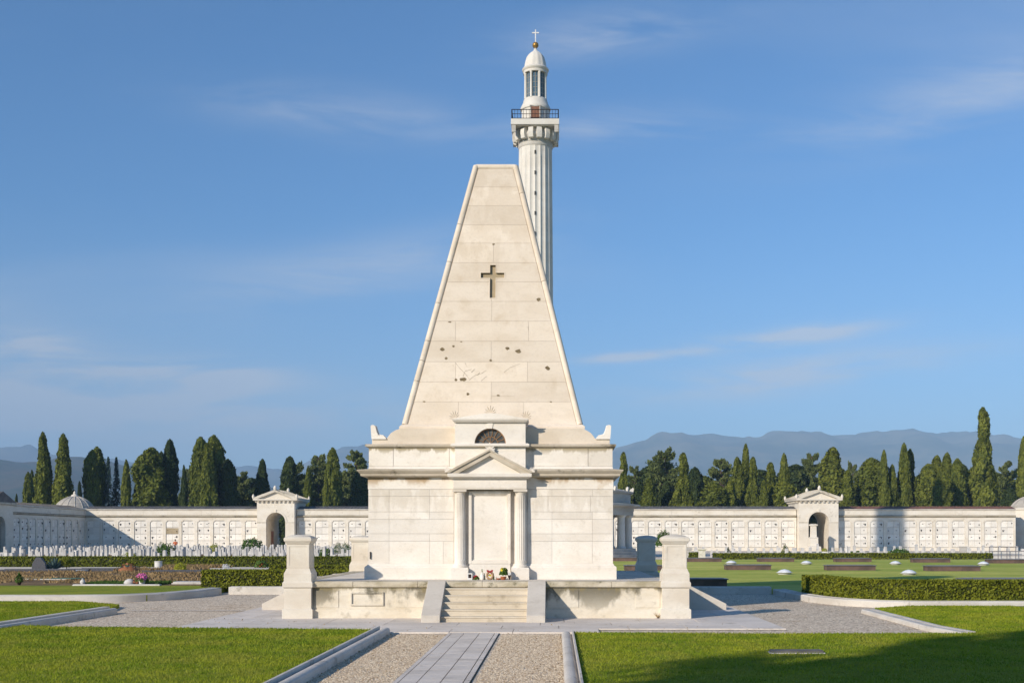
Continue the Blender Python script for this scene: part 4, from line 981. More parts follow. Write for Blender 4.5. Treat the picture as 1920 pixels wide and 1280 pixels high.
# gabled pavilion closing the side wall at the far left
pv = thing('corner_pavilion', 'shaded pavilion with a low pediment at the far left edge of the burial wall', 'pavilion', (xl0, 151.5, 0), R(90))
hw = 3.4
m = MB(); ar = 1.3; arc = [(ar * math.cos(math.pi * i / 14), 3.4 + ar * math.sin(math.pi * i / 14)) for i in range(15)]
m.xz([(hw, -.1), (hw, 6.2), (-hw, 6.2), (-hw, -.1), (-ar, -.1)] + arc[::-1] + [(ar, -.1)], -.9, -.2); m.box(-hw, hw, -.2, 5, 5.2, 6.2); m.build('pavilion_body', 'wall', pv)
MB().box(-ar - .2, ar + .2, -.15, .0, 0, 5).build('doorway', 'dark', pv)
MB().rects([(hw + .3, .9, 6.2), (hw + .5, 1.1, 6.3), (hw + .5, 1.1, 6.5)], 0, -.2).build('pavilion_cornice', 'wallcornice', pv)
m = MB(); m.xz([(-hw - .5, 6.5), (hw + .5, 6.5), (0, 7.9)], -1.2, 5); m.build('pavilion_roof', 'roofgrey', pv)
MB().rects([(1.6, 1.6, 6.6), (1.6, 1.6, 8.4), (1.8, 1.8, 8.5), (1.7, 1.7, 8.7), (.1, .1, 9.2)], 0, 3).build('attic_block', 'wall', pv)
# tiled domes at the wall corners
def dome_pav(label, x, y, s=1.0):
    root = thing('domed_pavilion', label, 'pavilion', (x, y, 0), group='tiled domes at the wall corners')
    MB().lathe([(3.5 * s, -.1), (3.5 * s, 6.3), (3.7 * s, 6.4), (3.7 * s, 6.62), (3.2 * s, 6.66)], n=8, a0=R(22.5)).build('drum', 'wall', root)
    m = MB(); pr = [(3.3 * s, 6.6), (3.1 * s, 6.95), (2.72 * s, 7.4), (2.25 * s, 7.8), (1.7 * s, 8.12), (1.0 * s, 8.4), (.7 * s, 8.48)]
    k = len(pr) - 1
    for i in range(k): m.lathe([(pr[i][0] + .07, pr[i][1] - .02), (pr[i + 1][0] + .0, pr[i + 1][1])], n=32)
    for q in range(16):
        a = 2 * math.pi * q / 16; m.tube([((r_ + .03) * math.cos(a), (r_ + .03) * math.sin(a), z) for r_, z in pr], .07, 5)
    m.build('dome', 'domeroof', root, smooth=20)
    MB().lathe([(.75 * s, 8.4), (.62 * s, 8.6), (.5 * s, 8.75), (.2 * s, 8.9), (.18 * s, 8.95), (.26 * s, 9.1), (.14 * s, 9.25), (.02, 9.4)], n=20).build('finial', 'wall', root, smooth=40)
dome_pav('shallow tiled dome behind the left corner of the burial wall', PX(140, 188), 188, .90)
dome_pav('tiled dome cut by the right edge of the photo', PX(1931, 188), 188, .90)

# ================================================================== HEADSTONES
def stone_mesh(kind):
    m = MB()
    if kind == 0: m.box(-.10, .10, -.20, .20, 0, 1.0); m.xz([(-.10, 1.0), (.10, 1.0), (.07, 1.04), (0, 1.06), (-.07, 1.04)], -.20, .20)
    elif kind == 1: m.box(-.12, .12, -.10, .10, 0, .88); m.box(-.16, .16, -.14, .14, 0, .14)
    elif kind == 2: m.rects([(.16, .2, 0), (.16, .2, .14), (.10, .14, .18), (.09, .13, 1.12), (.11, .14, 1.15), (.05, .04, 1.22)])
    else: m.box(-.26, .26, -.07, .07, 0, .62); m.xz([(-.26, .62), (.26, .62), (.18, .72), (-.18, .72)], -.07, .07)
    me = bpy.data.meshes.new('headstone'); me.from_pydata(m.v, [], m.f); me.update(); me.materials.append(M['headstone']); return me
SM = [stone_mesh(k) for k in range(4)]
def headstone(x, y, z, label, group):
    o = bpy.data.objects.new('headstone', random.choice(SM[:3] + SM[:1] + [SM[2]] if random.random() < .9 else SM[3:])); COL.objects.link(o)
    o.location = (x, y, z); o.rotation_euler = (R(random.gauss(0, 1.5)), R(random.gauss(0, 1.2)), R(random.gauss(0, 8))); s = random.uniform(.82, 1.05); o.scale = (s, s, s * random.uniform(.85, 1.08))
    tag(o, label, 'headstone', group)
yy = [84.5, 90, 97, 106, 118, 134]
nn = [52, 50, 46, 42, 36, 32]
rowlab = ['nearest row on the left, right behind the long low hedge', 'second row on the left behind the long low hedge', 'third row on the left behind the long low hedge', 'fourth row on the left behind the long low hedge', 'fifth row on the left behind the long low hedge', 'rearmost row on the left before the burial wall']
for k, y in enumerate(yy):
    xa, xb = PX(-6, y), PX(664, y)
    for i in range(110):
        x = -50.0 + .60 * i + random.uniform(-.03, .03)
        if x < xa or x > xb or (k > 1 and i % 2) or random.random() < .03: continue
        headstone(x, y + random.gauss(0, .12), .03, 'white headstone in the ' + rowlab[k], 'headstones left of the mausoleum')
far = MB()
for y in (124, 141, 148, 156, 164, 172):
    x = PX(-6, y)
    while x < PX(664, y):
        x += .95 + random.uniform(-.05, .05); h = random.uniform(.75, 1.05); far.box(x - .10, x + .10, y - .2, y + .2, 0, h)
far.build('headstones', 'headstone', kind='stuff', label='distant rows of small white headstones before the burial wall')
for k, y in enumerate((106, 113)):
    for i in range(44):
        u = 1296 + (1925 - 1296) * (i + .5) / 44 + random.uniform(-3, 3)
        headstone(PX(u, y), y, .05, 'white headstone in the ' + ('front' if k == 0 else 'rear') + ' row behind the hedge on the right lawn', 'headstones right of the mausoleum')

# ================================================================== TREES
def make_tree_mesh(name, V, Fc, mat): 
    me = fastmesh(name, V, Fc); me.materials.append(M[mat]); return me
def cypress(seed, prof, H=16., n=7000, size=.42, mat='cypress', lumps=.22, splits=None):
    """prof: [(t, radius)] t 0..1 ; crown = clumps of small upright sprays over lumpy surface, gaps where the lumps part"""
    r = np.random.default_rng(seed); t = r.uniform(.03, 1, n) ** .9; a = r.uniform(0, 2 * np.pi, n)
    T = [p[0] for p in prof]; Rr = [p[1] for p in prof]; rad = np.interp(t, T, Rr)
    off = r.uniform(0, 50, 3)
    lump = np.array([noise.noise(Vector((math.cos(x) * 1.6 + off[0], math.sin(x) * 1.6 + off[1], z * H * .42 + off[2]))) + .5 * noise.noise(Vector((math.cos(x) * 4 + off[1], math.sin(x) * 4, z * H * 1.1))) for x, z in zip(a, t)])
    rr = rad * (1 + lumps * 1.5 * lump) - np.abs(r.normal(0, .10, n)) * rad + np.where(r.uniform(0, 1, n) < .10, r.uniform(0, .22, n), 0) * rad
    cxx = np.array([.25 * noise.noise(Vector((off[0], 1, z * 3))) for z in t]) * np.max(Rr)
    P = np.stack([np.cos(a) * rr + cxx, np.sin(a) * rr, t * H], 1); Nn = np.stack([np.cos(a), np.sin(a), np.full(n, .35)], 1)
    V, Fc = leaves(P, Nn, size, up=.9, aspect=.6, r=r)
    # inner body so that the crown is dense
    nu, nv = 18, 40; vs = []
    for j in range(nv):
        tt = .02 + .955 * j / (nv - 1); b = np.interp(tt, T, Rr)
        for i in range(nu):
            x = 2 * math.pi * i / nu; l = noise.noise(Vector((math.cos(x) * 1.6 + off[0], math.sin(x) * 1.6 + off[1], tt * H * .42 + off[2]))) + .5 * noise.noise(Vector((math.cos(x) * 4 + off[1], math.sin(x) * 4, tt * H * 1.1)))
            q = b * .86 * (1 + lumps * 1.5 * l); vs.append((math.cos(x) * q + .25 * noise.noise(Vector((off[0], 1, tt * 3))) * max(Rr), math.sin(x) * q, tt * H))
    o = len(V); f2 = np.array([(j * nu + i, j * nu + (i + 1) % nu, (j + 1) * nu + (i + 1) % nu, (j + 1) * nu + i) for j in range(nv - 1) for i in range(nu)]) + o
    return make_tree_mesh('crown', np.vstack([V, np.array(vs)]), np.vstack([Fc, f2]), mat)
def trunk_mesh(H, r0, r1=.05, limbs=(), name='trunk', bend=.0):
    m = MB(); m.tube([(bend * math.sin(k), bend * math.cos(k * 1.3), H * k / 5) for k in range(6)], [r0 * (1.25 if k == 0 else 1) * (1 - k / 5) + r1 * k / 5 for k in range(6)], 8)
    for p, q, ra in limbs: m.tube([p, tuple((np.array(p) + np.array(q)) / 2 + np.array([0, 0, .12])), q], [ra, ra * .6, ra * .25], 5)
    me = bpy.data.meshes.new(name); me.from_pydata(m.v, [], m.f); me.update(); me.materials.append(M['bark']); return me
def tree_proto(name, crown, trunk):
    root = bpy.data.objects.new(name, None); root.empty_display_size = .5
    c = bpy.data.objects.new('crown', crown); c.parent = root; t = bpy.data.objects.new('trunk', trunk); t.parent = root
    return (name, crown, trunk)
def place(proto, label, cat, x, y, z=0, s=(1, 1, 1), rz=0, group=None):
    name, crown, trunk = proto; root = thing(name, label, cat, (x, y, z), rz, group); root.scale = s
    for nm, me in (('crown', crown), ('trunk', trunk)):
        if me: o = bpy.data.objects.new(nm, me); COL.objects.link(o); o.parent = root
    return root
PA = [(0, .62), (.05, .88), (.20, 1.0), (.45, .95), (.68, .76), (.85, .50), (.94, .32), (.98, .2), (1, .04)]     # pointed
PB = [(0, .6), (.05, .88), (.25, 1.0), (.62, .96), (.80, .82), (.92, .58), (.98, .30), (1, .06)]        # blunt
PC = [(0, .7), (.05, .95), (.28, 1.0), (.42, .86), (.52, .74), (.60, .50), (.66, .50), (.74, .32), (.80, .27), (.86, .34), (.92, .27), (.97, .2), (1, .05)]
PD = [(0, .75), (.04, .95), (.15, 1.0), (.40, .80), (.60, .66), (.74, .46), (.86, .36), (.95, .28), (1, .05)]
CYP = {}
for key, prof, sd, lm, mt in (('a', PA, 1, .24, 'cypress'), ('a2', PA, 5, .34, 'cypress'), ('b', PB, 2, .28, 'cypress'), ('b2', PB, 6, .36, 'cypress'), ('c', PC, 3, .55, 'cypress'), ('d', PD, 4, .28, 'cypress'), ('k', PB, 8, .26, 'cypressdark'), ('ka', PA, 9, .28, 'cypressdark')):
    pr_ = [(t, r_ * 1.7) for t, r_ in prof]; CYP[key] = ('cypress_tree', cypress(sd, pr_, 16, 9500, .46, mt, lm), trunk_mesh(15, .28))
def cedar_mesh(seed, H=15., W=6., n=30000, style=0, mat='cedar'):
    r = np.random.default_rng(seed); P = []; Nn = []; limbs = []
    nl = 62
    for k in range(nl):
        z = H * (.10 + .88 * (k + r.uniform(-.4, .4)) / nl); q = (z / H)
        L_ = W * (1.12 - .62 * q if q < .86 else (1.04 - q) * 3.2) * r.uniform(.6, 1.08); a = r.uniform(0, 6.283)
        ex, ey, ez = math.cos(a) * L_, math.sin(a) * L_, z + L_ * r.uniform(.02, .20); limbs.append(((0, 0, z - L_ * .10), (ex * .9, ey * .9, ez), .11))
        m_ = int(n / nl); s = r.uniform(.15, 1.0, m_) ** .75; wv = (.28 + .30 * s) * L_ * .55
        px = ex * s + r.normal(0, 1, m_) * wv * -math.sin(a) * .6; py = ey * s + r.normal(0, 1, m_) * wv * math.cos(a) * .6
        pz = (z - L_ * .1) + (ez - z + L_ * .1) * s + r.normal(0, .13, m_) + .10 * np.sin(s * 14) - ((px - ex * s) ** 2 + (py - ey * s) ** 2) * .05
        P.append(np.stack([px, py, pz], 1)); Nn.append(np.tile([0, 0, 1.], (m_, 1)) + r.normal(0, .25, (m_, 3)))
    P = np.vstack(P); Nn = np.vstack(Nn); V, Fc = leaves(P, Nn, .46, up=0, aspect=.6, r=r)
    return make_tree_mesh('crown', V, Fc, mat), trunk_mesh(H * .95, .45, .08, limbs)
def spruce_mesh(seed, H=14., W=3.0, n=7000, mat='spruce'):
    r = np.random.default_rng(seed); P = []; Nn = []; nl = 60
    for k in range(nl):
        q = (k + .5) / nl; z = H * (.08 + .90 * q); L_ = W * (1 - q) ** .8 * r.uniform(.75, 1.1) + .15
        for j in range(5):
            a = r.uniform(0, 6.283); m_ = max(6, int(n / nl / 5 * (1.6 - q))); s = r.uniform(.1, 1, m_)
            P.append(np.stack([math.cos(a) * L_ * s + r.normal(0, .14, m_), math.sin(a) * L_ * s + r.normal(0, .14, m_), z - s * L_ * .22 - np.abs(r.normal(0, .12, m_))], 1)); Nn.append(np.tile([math.cos(a) * .4, math.sin(a) * .4, 1.], (m_, 1)))
    P = np.vstack(P); Nn = np.vstack(Nn); V, Fc = leaves(P, Nn, .34, up=0, aspect=.5, r=r); return make_tree_mesh('crown', V, Fc, mat), trunk_mesh(H * .97, .22, .03)
CED = [('cedar_tree', *cedar_mesh(s, 15, 6)) for s in (11, 12, 13)]
SPR = [('spruce_tree', *spruce_mesh(s)) for s in (21, 22)]
def tree_at(proto, u, v, wpx, Y, label, cat, HW, dz=0):
    """foot on the ground at depth Y behind the wall, real height so that the top stands at v; HW = prototype height, half width"""
    h = PZ(v, Y); wd = wpx * Y / F; place(proto, label, cat, PX(u, Y), Y, 0, (wd / 2 / HW[1], wd / 2 / HW[1], h / HW[0]), random.uniform(0, 6.28), 'trees behind the burial wall')
cyl = [ # u, v, width px, depth, proto, label
 (53, 886, 17, 215, 'b', 'short round cypress at the far left beyond the wall'), (60, 882, 14, 222, 'ka', 'slim pointed cypress left of the tall pair of cypresses'),
 (31, 926, 9, 200, 'ka', 'tiny dark conifer tip at the far left of the tree line'),
 (80, 812, 32, 196, 'd', 'tallest cypress of the far left, its narrow head split from its neighbour'), (87, 838, 24, 199, 'a', 'cypress pressed against the tallest far left cypress'),
 (120, 815, 38, 196, 'd', 'tall tapering cypress directly behind the tiled dome on the left'), (149, 903, 12, 210, 'ka', 'low dark conifer peeping out right of the tiled dome'),
 (173, 845, 26, 200, 'b2', 'sunlit blunt cypress right of the tiled dome'), (182, 839, 30, 203, 'b', 'broad cypress between the tiled dome and the two spruces'),
 (237, 863, 18, 197, 'a', 'slender single cypress right of the two spruces'), (257, 905, 14, 205, 'k', 'low dark cypress left of the broad round cypress'),
 (284, 841, 52, 198, 'b2', 'very broad blunt cypress on the left, widest of the tree line'), (302, 848, 20, 202, 'k', 'narrow dark cypress touching the broad blunt cypress'),
 (319, 825, 26, 200, 'k', 'tall dark round-topped cypress between the broad blunt one and the big cluster'), (345, 873, 14, 197, 'ka', 'thin low cypress left of the big cluster'),
 (376, 821, 34, 197, 'b', 'left cypress of the big cluster, sunlit'), (401, 818, 36, 201, 'b2', 'tallest middle cypress of the big cluster'), (388, 832, 30, 195, 'a2', 'front cypress in the middle of the big cluster'), (427, 862, 32, 199, 'k', 'dark rounded cypress at the right end of the big cluster'),
 (492, 862, 27, 205, 'ka', 'dark cypress directly left of the left gateway roof'), (543, 857, 30, 204, 'k', 'dark blunt cypress above the left gateway'), (578, 875, 16, 203, 'a', 'thin sunlit cypress right of the left gateway'),
 (624, 841, 28, 198, 'b', 'tall pale sunlit cypress between the left gateway and the mausoleum'), (612, 880, 14, 197, 'a', 'low sunlit cypress leaning on the tall pale one'), (672, 885, 30, 203, 'k', 'dark cypress half hidden by the left edge of the mausoleum'),
 (1169, 849, 24, 199, 'c', 'ragged slim cypress just right of the mausoleum'), (1200, 903, 20, 200, 'k', 'low dark cypress right of the round colonnade'), (1217, 897, 26, 196, 'a2', 'low sunlit cypress in front of the flat topped cedar'), (1250, 903, 22, 201, 'k', 'small dark cypress under the flat topped cedar'),
 (1281, 850, 32, 198, 'c', 'tall sunlit cypress at the right side of the flat topped cedar'), (1303, 877, 26, 207, 'k', 'dark cypress mass right of the flat topped cedar'), (1337, 905, 42, 196, 'b2', 'low broad cypress under the spreading cedar'), (1370, 900, 22, 196, 'a', 'low sunlit cypress right of the spreading cedar'),
 (1382, 858, 26, 201, 'a2', 'cypress right behind the spreading cedar'), (1399, 834, 22, 205, 'd', 'tallest thin cypress left of the right gateway'), (1412, 858, 26, 198, 'c', 'sunlit ragged cypress beside the tallest thin one'), (1445, 868, 30, 199, 'c', 'cypress with bare trunks showing, left of the right gateway'), (1432, 900, 16, 196, 'a', 'small cypress at the foot of the one with bare trunks'),
 (1470, 851, 15, 207, 'b', 'isolated thin blunt cypress above the right gateway cornice'), (1468, 900, 36, 197, 'b2', 'low broad cypress touching the right gateway'),
 (1562, 840, 46, 204, 'a2', 'broad pointed cypress behind the right gateway'), (1590, 882, 26, 197, 'a', 'small cypress at the right shoulder of the right gateway'), (1634, 860, 46, 200, 'b2', 'broad blunt cypress right of the right gateway'),
 (1657, 845, 17, 198, 'a', 'slender upright cypress beside the broad blunt one on the right'), (1673, 872, 18, 199, 'a2', 'lower slender cypress in the middle right'), (1695, 832, 22, 200, 'a', 'tall pointed cypress of the middle right pair'), (1706, 843, 24, 202, 'c', 'right cypress of the middle right pair with a brown streak'),
 (1741, 871, 34, 198, 'b', 'left cypress of the dense right group'), (1757, 855, 30, 203, 'a2', 'pointed cypress in the dense right group'), (1776, 850, 26, 200, 'a2', 'tallest cypress in the dense right group'), (1795, 861, 24, 198, 'b', 'sunlit cypress at the right of the dense right group'), (1806, 872, 22, 205, 'k', 'dark gap cypress left of the giant ragged cypress'),
 (1765, 885, 26, 194, 'b2', 'low cypress in front of the dense right group'), (1842, 766, 38, 199, 'c', 'giant ragged cypress towering over the right side'), (1919, 820, 20, 197, 'a', 'cypress cut by the right edge of the photo'), (1893, 915, 24, 194, 'k', 'low dark cypress left of the right tiled dome'),
 (1725, 890, 24, 206, 'k', 'dark low cypress between the right pair and the dense group'), (1612, 895, 18, 204, 'k', 'dark low cypress between the gateway and the broad blunt one'),
]
for u, v, w_, Y, k, lb in cyl: tree_at(CYP[k], u, v, w_ * (1.16 if u < 1160 else 1.36), Y, lb, 'cypress', (16, 1.7))
for u, v, w_, Y, k, lb in ((455, 880, 66, 214, 0, 'low layered cedar between the big cypress cluster and the left gateway'), (556, 862, 84, 215, 1, 'dark cedar with drooping limbs above the left gateway'), (597, 846, 92, 218, 2, 'tall flat limbed cedar right of the left gateway'), (668, 840, 84, 214, 0, 'cedar reaching to the left edge of the mausoleum'), (352, 872, 50, 220, 2, 'thin cedar seen between the cypresses on the left'),
        (1247, 835, 104, 214, 1, 'great flat topped cedar right of the mausoleum'), (1352, 854, 104, 216, 2, 'spreading cedar with flat layers left of the right gateway'), (1522, 845, 78, 213, 0, 'dense cedar behind the right gateway roof'), (1598, 862, 60, 218, 1, 'open cedar with sky gaps right of the right gateway'), (1886, 859, 74, 212, 2, 'layered cedar right of the giant ragged cypress'), (1190, 870, 60, 217, 0, 'cedar branches seen right beside the mausoleum'), (1445, 893, 60, 222, 1, 'low cedar behind the cypress with bare trunks'), (1700, 880, 70, 224, 2, 'low cedar far behind the middle right pair')):
    tree_at(CED[k], u, v, w_, Y, lb, 'cedar', (15.3, 6.2))
for u, v, w_, Y, k, lb in ((1230, 880, 80, 228, 2, 'dark evergreen filling the gap under the great flat topped cedar'), (1312, 900, 70, 230, 0, 'dark evergreen filling the gap left of the spreading cedar'), (1425, 890, 70, 231, 1, 'dark evergreen behind the cypresses left of the right gateway'), (1492, 880, 60, 229, 2, 'dark evergreen behind the left shoulder of the right gateway'), (1650, 895, 80, 232, 0, 'dark evergreen behind the slender upright cypress'), (1760, 890, 80, 231, 1, 'dark evergreen behind the dense right group'), (1820, 890, 60, 229, 2, 'dark evergreen behind the giant ragged cypress'), (1865, 895, 60, 230, 0, 'dark evergreen between the giant ragged cypress and the layered cedar'), (1195, 905, 60, 226, 1, 'dark evergreen beside the round colonnade'), (470, 905, 60, 228, 2, 'dark evergreen behind the left gateway, low and wide'), (640, 895, 90, 228, 0, 'dark evergreen behind the tall pale sunlit cypress'), (575, 900, 80, 230, 1, 'dark evergreen behind the left gateway roof ridge')): tree_at(CYP['k' if k else 'b2'], u, v - 8, w_ * 1.25, Y, lb, 'evergreen', (16, 1.7))
for u, v, w_, Y, k, lb in ((203, 851, 32, 201, 0, 'left blue green spruce of the two spruces'), (218, 852, 34, 203, 1, 'right blue green spruce of the two spruces')): tree_at(SPR[k], u, v, w_, Y, lb, 'spruce', (14, 3))
# cypresses standing behind the photographer, whose shade lies across the right lawn
for x, y, h, w_, lb in ((-13.3, -4.5, 16.5, 2.2, 'leftmost cypress behind the viewpoint'), (-11.2, -5.5, 18.5, 2.4, 'tall cypress behind the viewpoint'), (-9.2, -4.5, 16.5, 2.4, 'round cypress behind the viewpoint'), (-7.0, -3, 13.0, 2.4, 'short cypress nearest the viewpoint')):
    place(CYP['b'], lb, 'cypress', x, y, 0, (w_ / 1.7, w_ / 1.7, h / 16), 1.0, 'cypresses behind the viewpoint')
place(CED[1], 'broad cedar behind the viewpoint among the cypresses', 'cedar', -14.0, -5.0, 0, (.62, .62, 21.5 / 15), 2.0)

# ================================================================== HEDGES
def hedge(label, path, wdt, z0, h, leafs, dens, name='hedge', mat='hedge', wob=.04):
    root = thing(name, label, 'hedge'); P = [Vector((x, y, 0)) for x, y in path]; m = MB(); rings = []
    nrm = []
    for k, p in enumerate(P):
        d1 = (P[k] - P[k - 1]).normalized() if k else (P[1] - P[0]).normalized(); d2 = (P[k + 1] - P[k]).normalized() if k < len(P) - 1 else d1
        nn = Vector((-(d1 + d2).y, (d1 + d2).x, 0)).normalized(); nrm.append(nn); i = .05
        rings.append([p + nn * (i) + Vector((0, 0, z0)), p + nn * i + Vector((0, 0, z0 + h - .05)), p + nn * (wdt - i) + Vector((0, 0, z0 + h - .05)), p + nn * (wdt - i) + Vector((0, 0, z0))])
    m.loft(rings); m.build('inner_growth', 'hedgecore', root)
    PP = []; NN = []
    for k in range(len(P) - 1):
        a, b = P[k], P[k + 1]; L_ = (b - a).length
        for face, area in (('f', h * L_), ('t', wdt * L_), ('b', h * L_)):
            n = int(area * dens); 
            if n < 1: continue
            s = rng.uniform(0, 1, n); q = rng.uniform(0, 1, n)
            A = np.array(a)[None] + (np.array(b - a))[None] * s[:, None]; nv_ = np.array(nrm[k])[None] * (1 - s[:, None]) + np.array(nrm[k + 1])[None] * s[:, None]
            jit = np.abs(rng.normal(0, wob, n))
            if face == 'f': pp = A + nv_ * (jit[:, None]); pp[:, 2] = z0 + q * h; nd = -nv_
            elif face == 'b': pp = A + nv_ * (wdt - jit[:, None]); pp[:, 2] = z0 + q * h; nd = nv_
            else: pp = A + nv_ * (q * wdt)[:, None]; pp[:, 2] = z0 + h - jit; nd = np.tile([0, 0, 1.], (n, 1))
            PP.append(pp); NN.append(nd)
    for e_, sg in ((0, -1), (-1, 1)):
        n = int(h * wdt * dens); q = rng.uniform(0, 1, (n, 2)); d = (P[1] - P[0]).normalized() if e_ == 0 else (P[-1] - P[-2]).normalized()
        pp = np.array(P[e_])[None] + np.array(nrm[e_])[None] * (q[:, :1] * wdt) + rng.normal(0, .02, (n, 1)) * np.array(d)[None]; pp[:, 2] = z0 + q[:, 1] * h; PP.append(pp); NN.append(np.tile(np.array(d) * sg, (n, 1)))
    PP = np.vstack(PP); NN = np.vstack(NN); V, Fc = leaves(PP, NN, leafs, up=.1, aspect=.7)
    me = fastmesh('foliage', V, Fc); o = link('foliage', me, mat, root); return root
hedge('clipped leafy hedge curving round the corner behind the right kerb', [(7.98, 38.5), (8.10, 36.7), (8.45, 35.2), (9.1, 34.1), (10.0, 33.6), (11.0, 33.5), (22, 33.5)], .75, .19, .56, .075, 1100)
hedge('clipped hedge on the left whose near end stands behind the curved kerb', [(-12.65, 42.4), (-3.5, 42.4)], 1.3, .19, .60, .085, 750)
hedge('clipped hedge further back between the left corner pier and the mausoleum', [(-13.5, 56), (-5, 56)], .9, .15, .5, .11, 400)
hedge('long low hedge on the left in front of the headstones', [(-48, 76.2), (-8, 76.2)], 1.1, .08, .66, .15, 230)
hedge('far low hedge across the right lawn in front of the headstones', [(PX(1340, 98), 98), (PX(1862, 98), 98)], 1.2, .19, .48, .16, 220)
hedge('short hedge piece beside the slim white post on the right', [(PX(1294, 99.5), 99.5), (PX(1311, 99.5), 99.5)], 1.0, .1, .62, .16, 220)

# ================================================================== SHRUBS AND SMALL PLANTS
def bush_mesh(seed, rx, rz_, n, size, mat='bush', cone=False):
    r = np.random.default_rng(seed); a = r.uniform(0, 6.283, n); t = r.uniform(0, 1, n)
    if cone: rad = rx * np.sin(np.clip((1 - t) * 2.2 + .15, 0, np.pi / 2)) * (1 - t ** 3 * .6); P = np.stack([np.cos(a) * rad, np.sin(a) * rad, t * rz_], 1)
    else:
        ph_ = np.arccos(1 - t * 1.35); P = np.stack([np.cos(a) * np.sin(ph_) * rx, np.sin(a) * np.sin(ph_) * rx, (np.cos(ph_) * .6 + .42) * rz_], 1); P[:, 2] = np.maximum(P[:, 2], .02)
    lump = np.array([1 + .22 * noise.noise(Vector(p) * (2.2 / rx)) for p in P]) * r.uniform(.78, 1.05, n); P[:, :2] *= lump[:, None]; P[:, 2] *= lump
    Nn = P - np.array([0, 0, rz_ * .35]); Nn /= np.linalg.norm(Nn, axis=1)[:, None] + 1e-6
    V, Fc = leaves(P, Nn, size, up=.2, r=r); me = fastmesh('foliage', V, Fc); me.materials.append(M[mat]); return me
def shrub(label, u, v, wpx, hpx, Y=None, mat='bush', cone=False, z=.05, name='shrub', cat='shrub', n=900, trunk=0):
    """foot at pixel v unless a depth is given"""
    Y = Y or GY(v, z); s = Y / F; rx = wpx * s / 2; h = hpx * s
    root = thing(name, label, cat, (PX(u, Y), Y, z))
    me = bush_mesh(int(u), rx, h - trunk, n, max(.05, rx * .20), mat, cone)
    o = bpy.data.objects.new('foliage', me); COL.objects.link(o); o.parent = root; o.location = (0, 0, trunk)
    m = MB(); m.tube([(0, 0, -.02), (0, 0, (h - trunk) * .5 + trunk)], [max(.02, rx * .08), .01], 6); m.build('stem', 'bark', root); return root
shrub('round clipped green shrub between the headstones left of the left gateway', 473, 0, 38, 26, Y=150)
shrub('leafy green shrub beside the person among the headstones', 312, 0, 30, 26, Y=112, mat='bush')
shrub('dark shrub at the person\'s left among the headstones', 303, 0, 18, 24, Y=128)
shrub('dark round shrub in front of the headstones near the left corner pier', 612, 0, 34, 24, Y=92, mat='bush')
shrub('yellow flowering shrub beside the dark round shrub near the left pier', 606, 0, 28, 11, Y=84, mat='limebush')
shrub('small tree shrub among the headstones left of the rear pier', 648, 0, 18, 26, Y=120)
shrub('small round tree shrub nearest the rear left pier', 634, 0, 16, 26, Y=124)
shrub('yellow flowering bush rising over the long hedge on the left', 243, 0, 24, 22, Y=86, mat='limebush')
shrub('yellow green bush in front of the headstones left of the yellow flowering bush', 193, 0, 22, 14, Y=82, mat='limebush')
shrub('autumn yellow bush between headstones left of the left gateway', 402, 0, 20, 18, Y=140, mat='limebush')
shrub('dark bush in the left field near the shaded side wall', 82, 0, 14, 14, Y=150, mat='bush')
shrub('round clipped ball shrub beside the blue agave', 125, 0, 27, 22, Y=69.5, z=.12, mat='hedge', n=1500)
shrub('low spreading juniper on the pale path', 243, 0, 36, 9, Y=66, z=.12, mat='agave', n=900)
shrub('yellow green flowering plant right of the white cylinder', 338, 0, 22, 16, Y=64, z=.12, mat='limebush')
shrub('white and green flower tuft near the hedge on the left', 424, 0, 14, 9, Y=70, z=.12, mat='acrylic', n=250)
shrub('small leafy tree behind the right rear pier', 1243, 0, 28, 52, Y=104, trunk=.9, name='small_tree', cat='small tree', n=1500)
shrub('dark green cone shaped shrub on the right before the burial wall', 1472, 0, 19, 27, Y=108, cone=True, mat='cypress', n=900)
shrub('round clipped shrub left of the dark cone shrub', 1412, 0, 14, 12, Y=112)
shrub('low green mound shrub between the cone shrub and the round one', 1440, 0, 18, 7, Y=110)
shrub('spiky dark sapling in the right headstone field', 1366, 0, 14, 20, Y=112, mat='cypressdark', cone=True)
shrub('wide leafy green bush in the right headstone field', 1687, 0, 40, 20, Y=103)
shrub('small yellow green ball bush right of the wide leafy bush', 1736, 0, 17, 14, Y=102, mat='limebush')
shrub('small round shrub in the far right hedge near the right gateway', 1560, 0, 15, 13, Y=98.6, z=.19)
shrub('low green bush at the right foot of the right gateway', 1605, 0, 26, 9, Y=125)
shrub('tiny yellow green plant at the arch of the right gateway', 1546, 0, 10, 9, Y=150, mat='limebush')
# agave
def agave(label, u, v, hpx, Y, z=.12, mat='agave'):
    root = thing('agave', label, 'agave', (PX(u, Y), Y, z)); s = hpx * Y / F
    for k in range(26):
        a = k * 2.4; el = R(25 + 60 * (k / 26)); m = MB(); L_ = s * 1.05; d = Vector((math.cos(a) * math.cos(el), math.sin(a) * math.cos(el), math.sin(el))); q = Vector((-math.sin(a), math.cos(a), 0)); w_ = s * .11
        m.add([Vector((0, 0, 0)) - q * w_ * .7, Vector((0, 0, 0)) + q * w_ * .7, d * L_ * .5 + q * w_, d * L_ * .5 - q * w_, d * L_ + Vector((0, 0, -.04)), d * L_ * .45 + Vector((0, 0, -.05))], [(0, 1, 5), (0, 5, 3), (1, 2, 5), (5, 2, 4), (5, 4, 3), (0, 3, 2, 1), (3, 4, 2)])
        m.build('agave_leaf', mat, root)
agave('large blue grey agave left of the clipped ball shrub', 103, 0, 24, 69)
agave('small pale agave between the dark stone and the large agave', 90, 0, 14, 68.5)
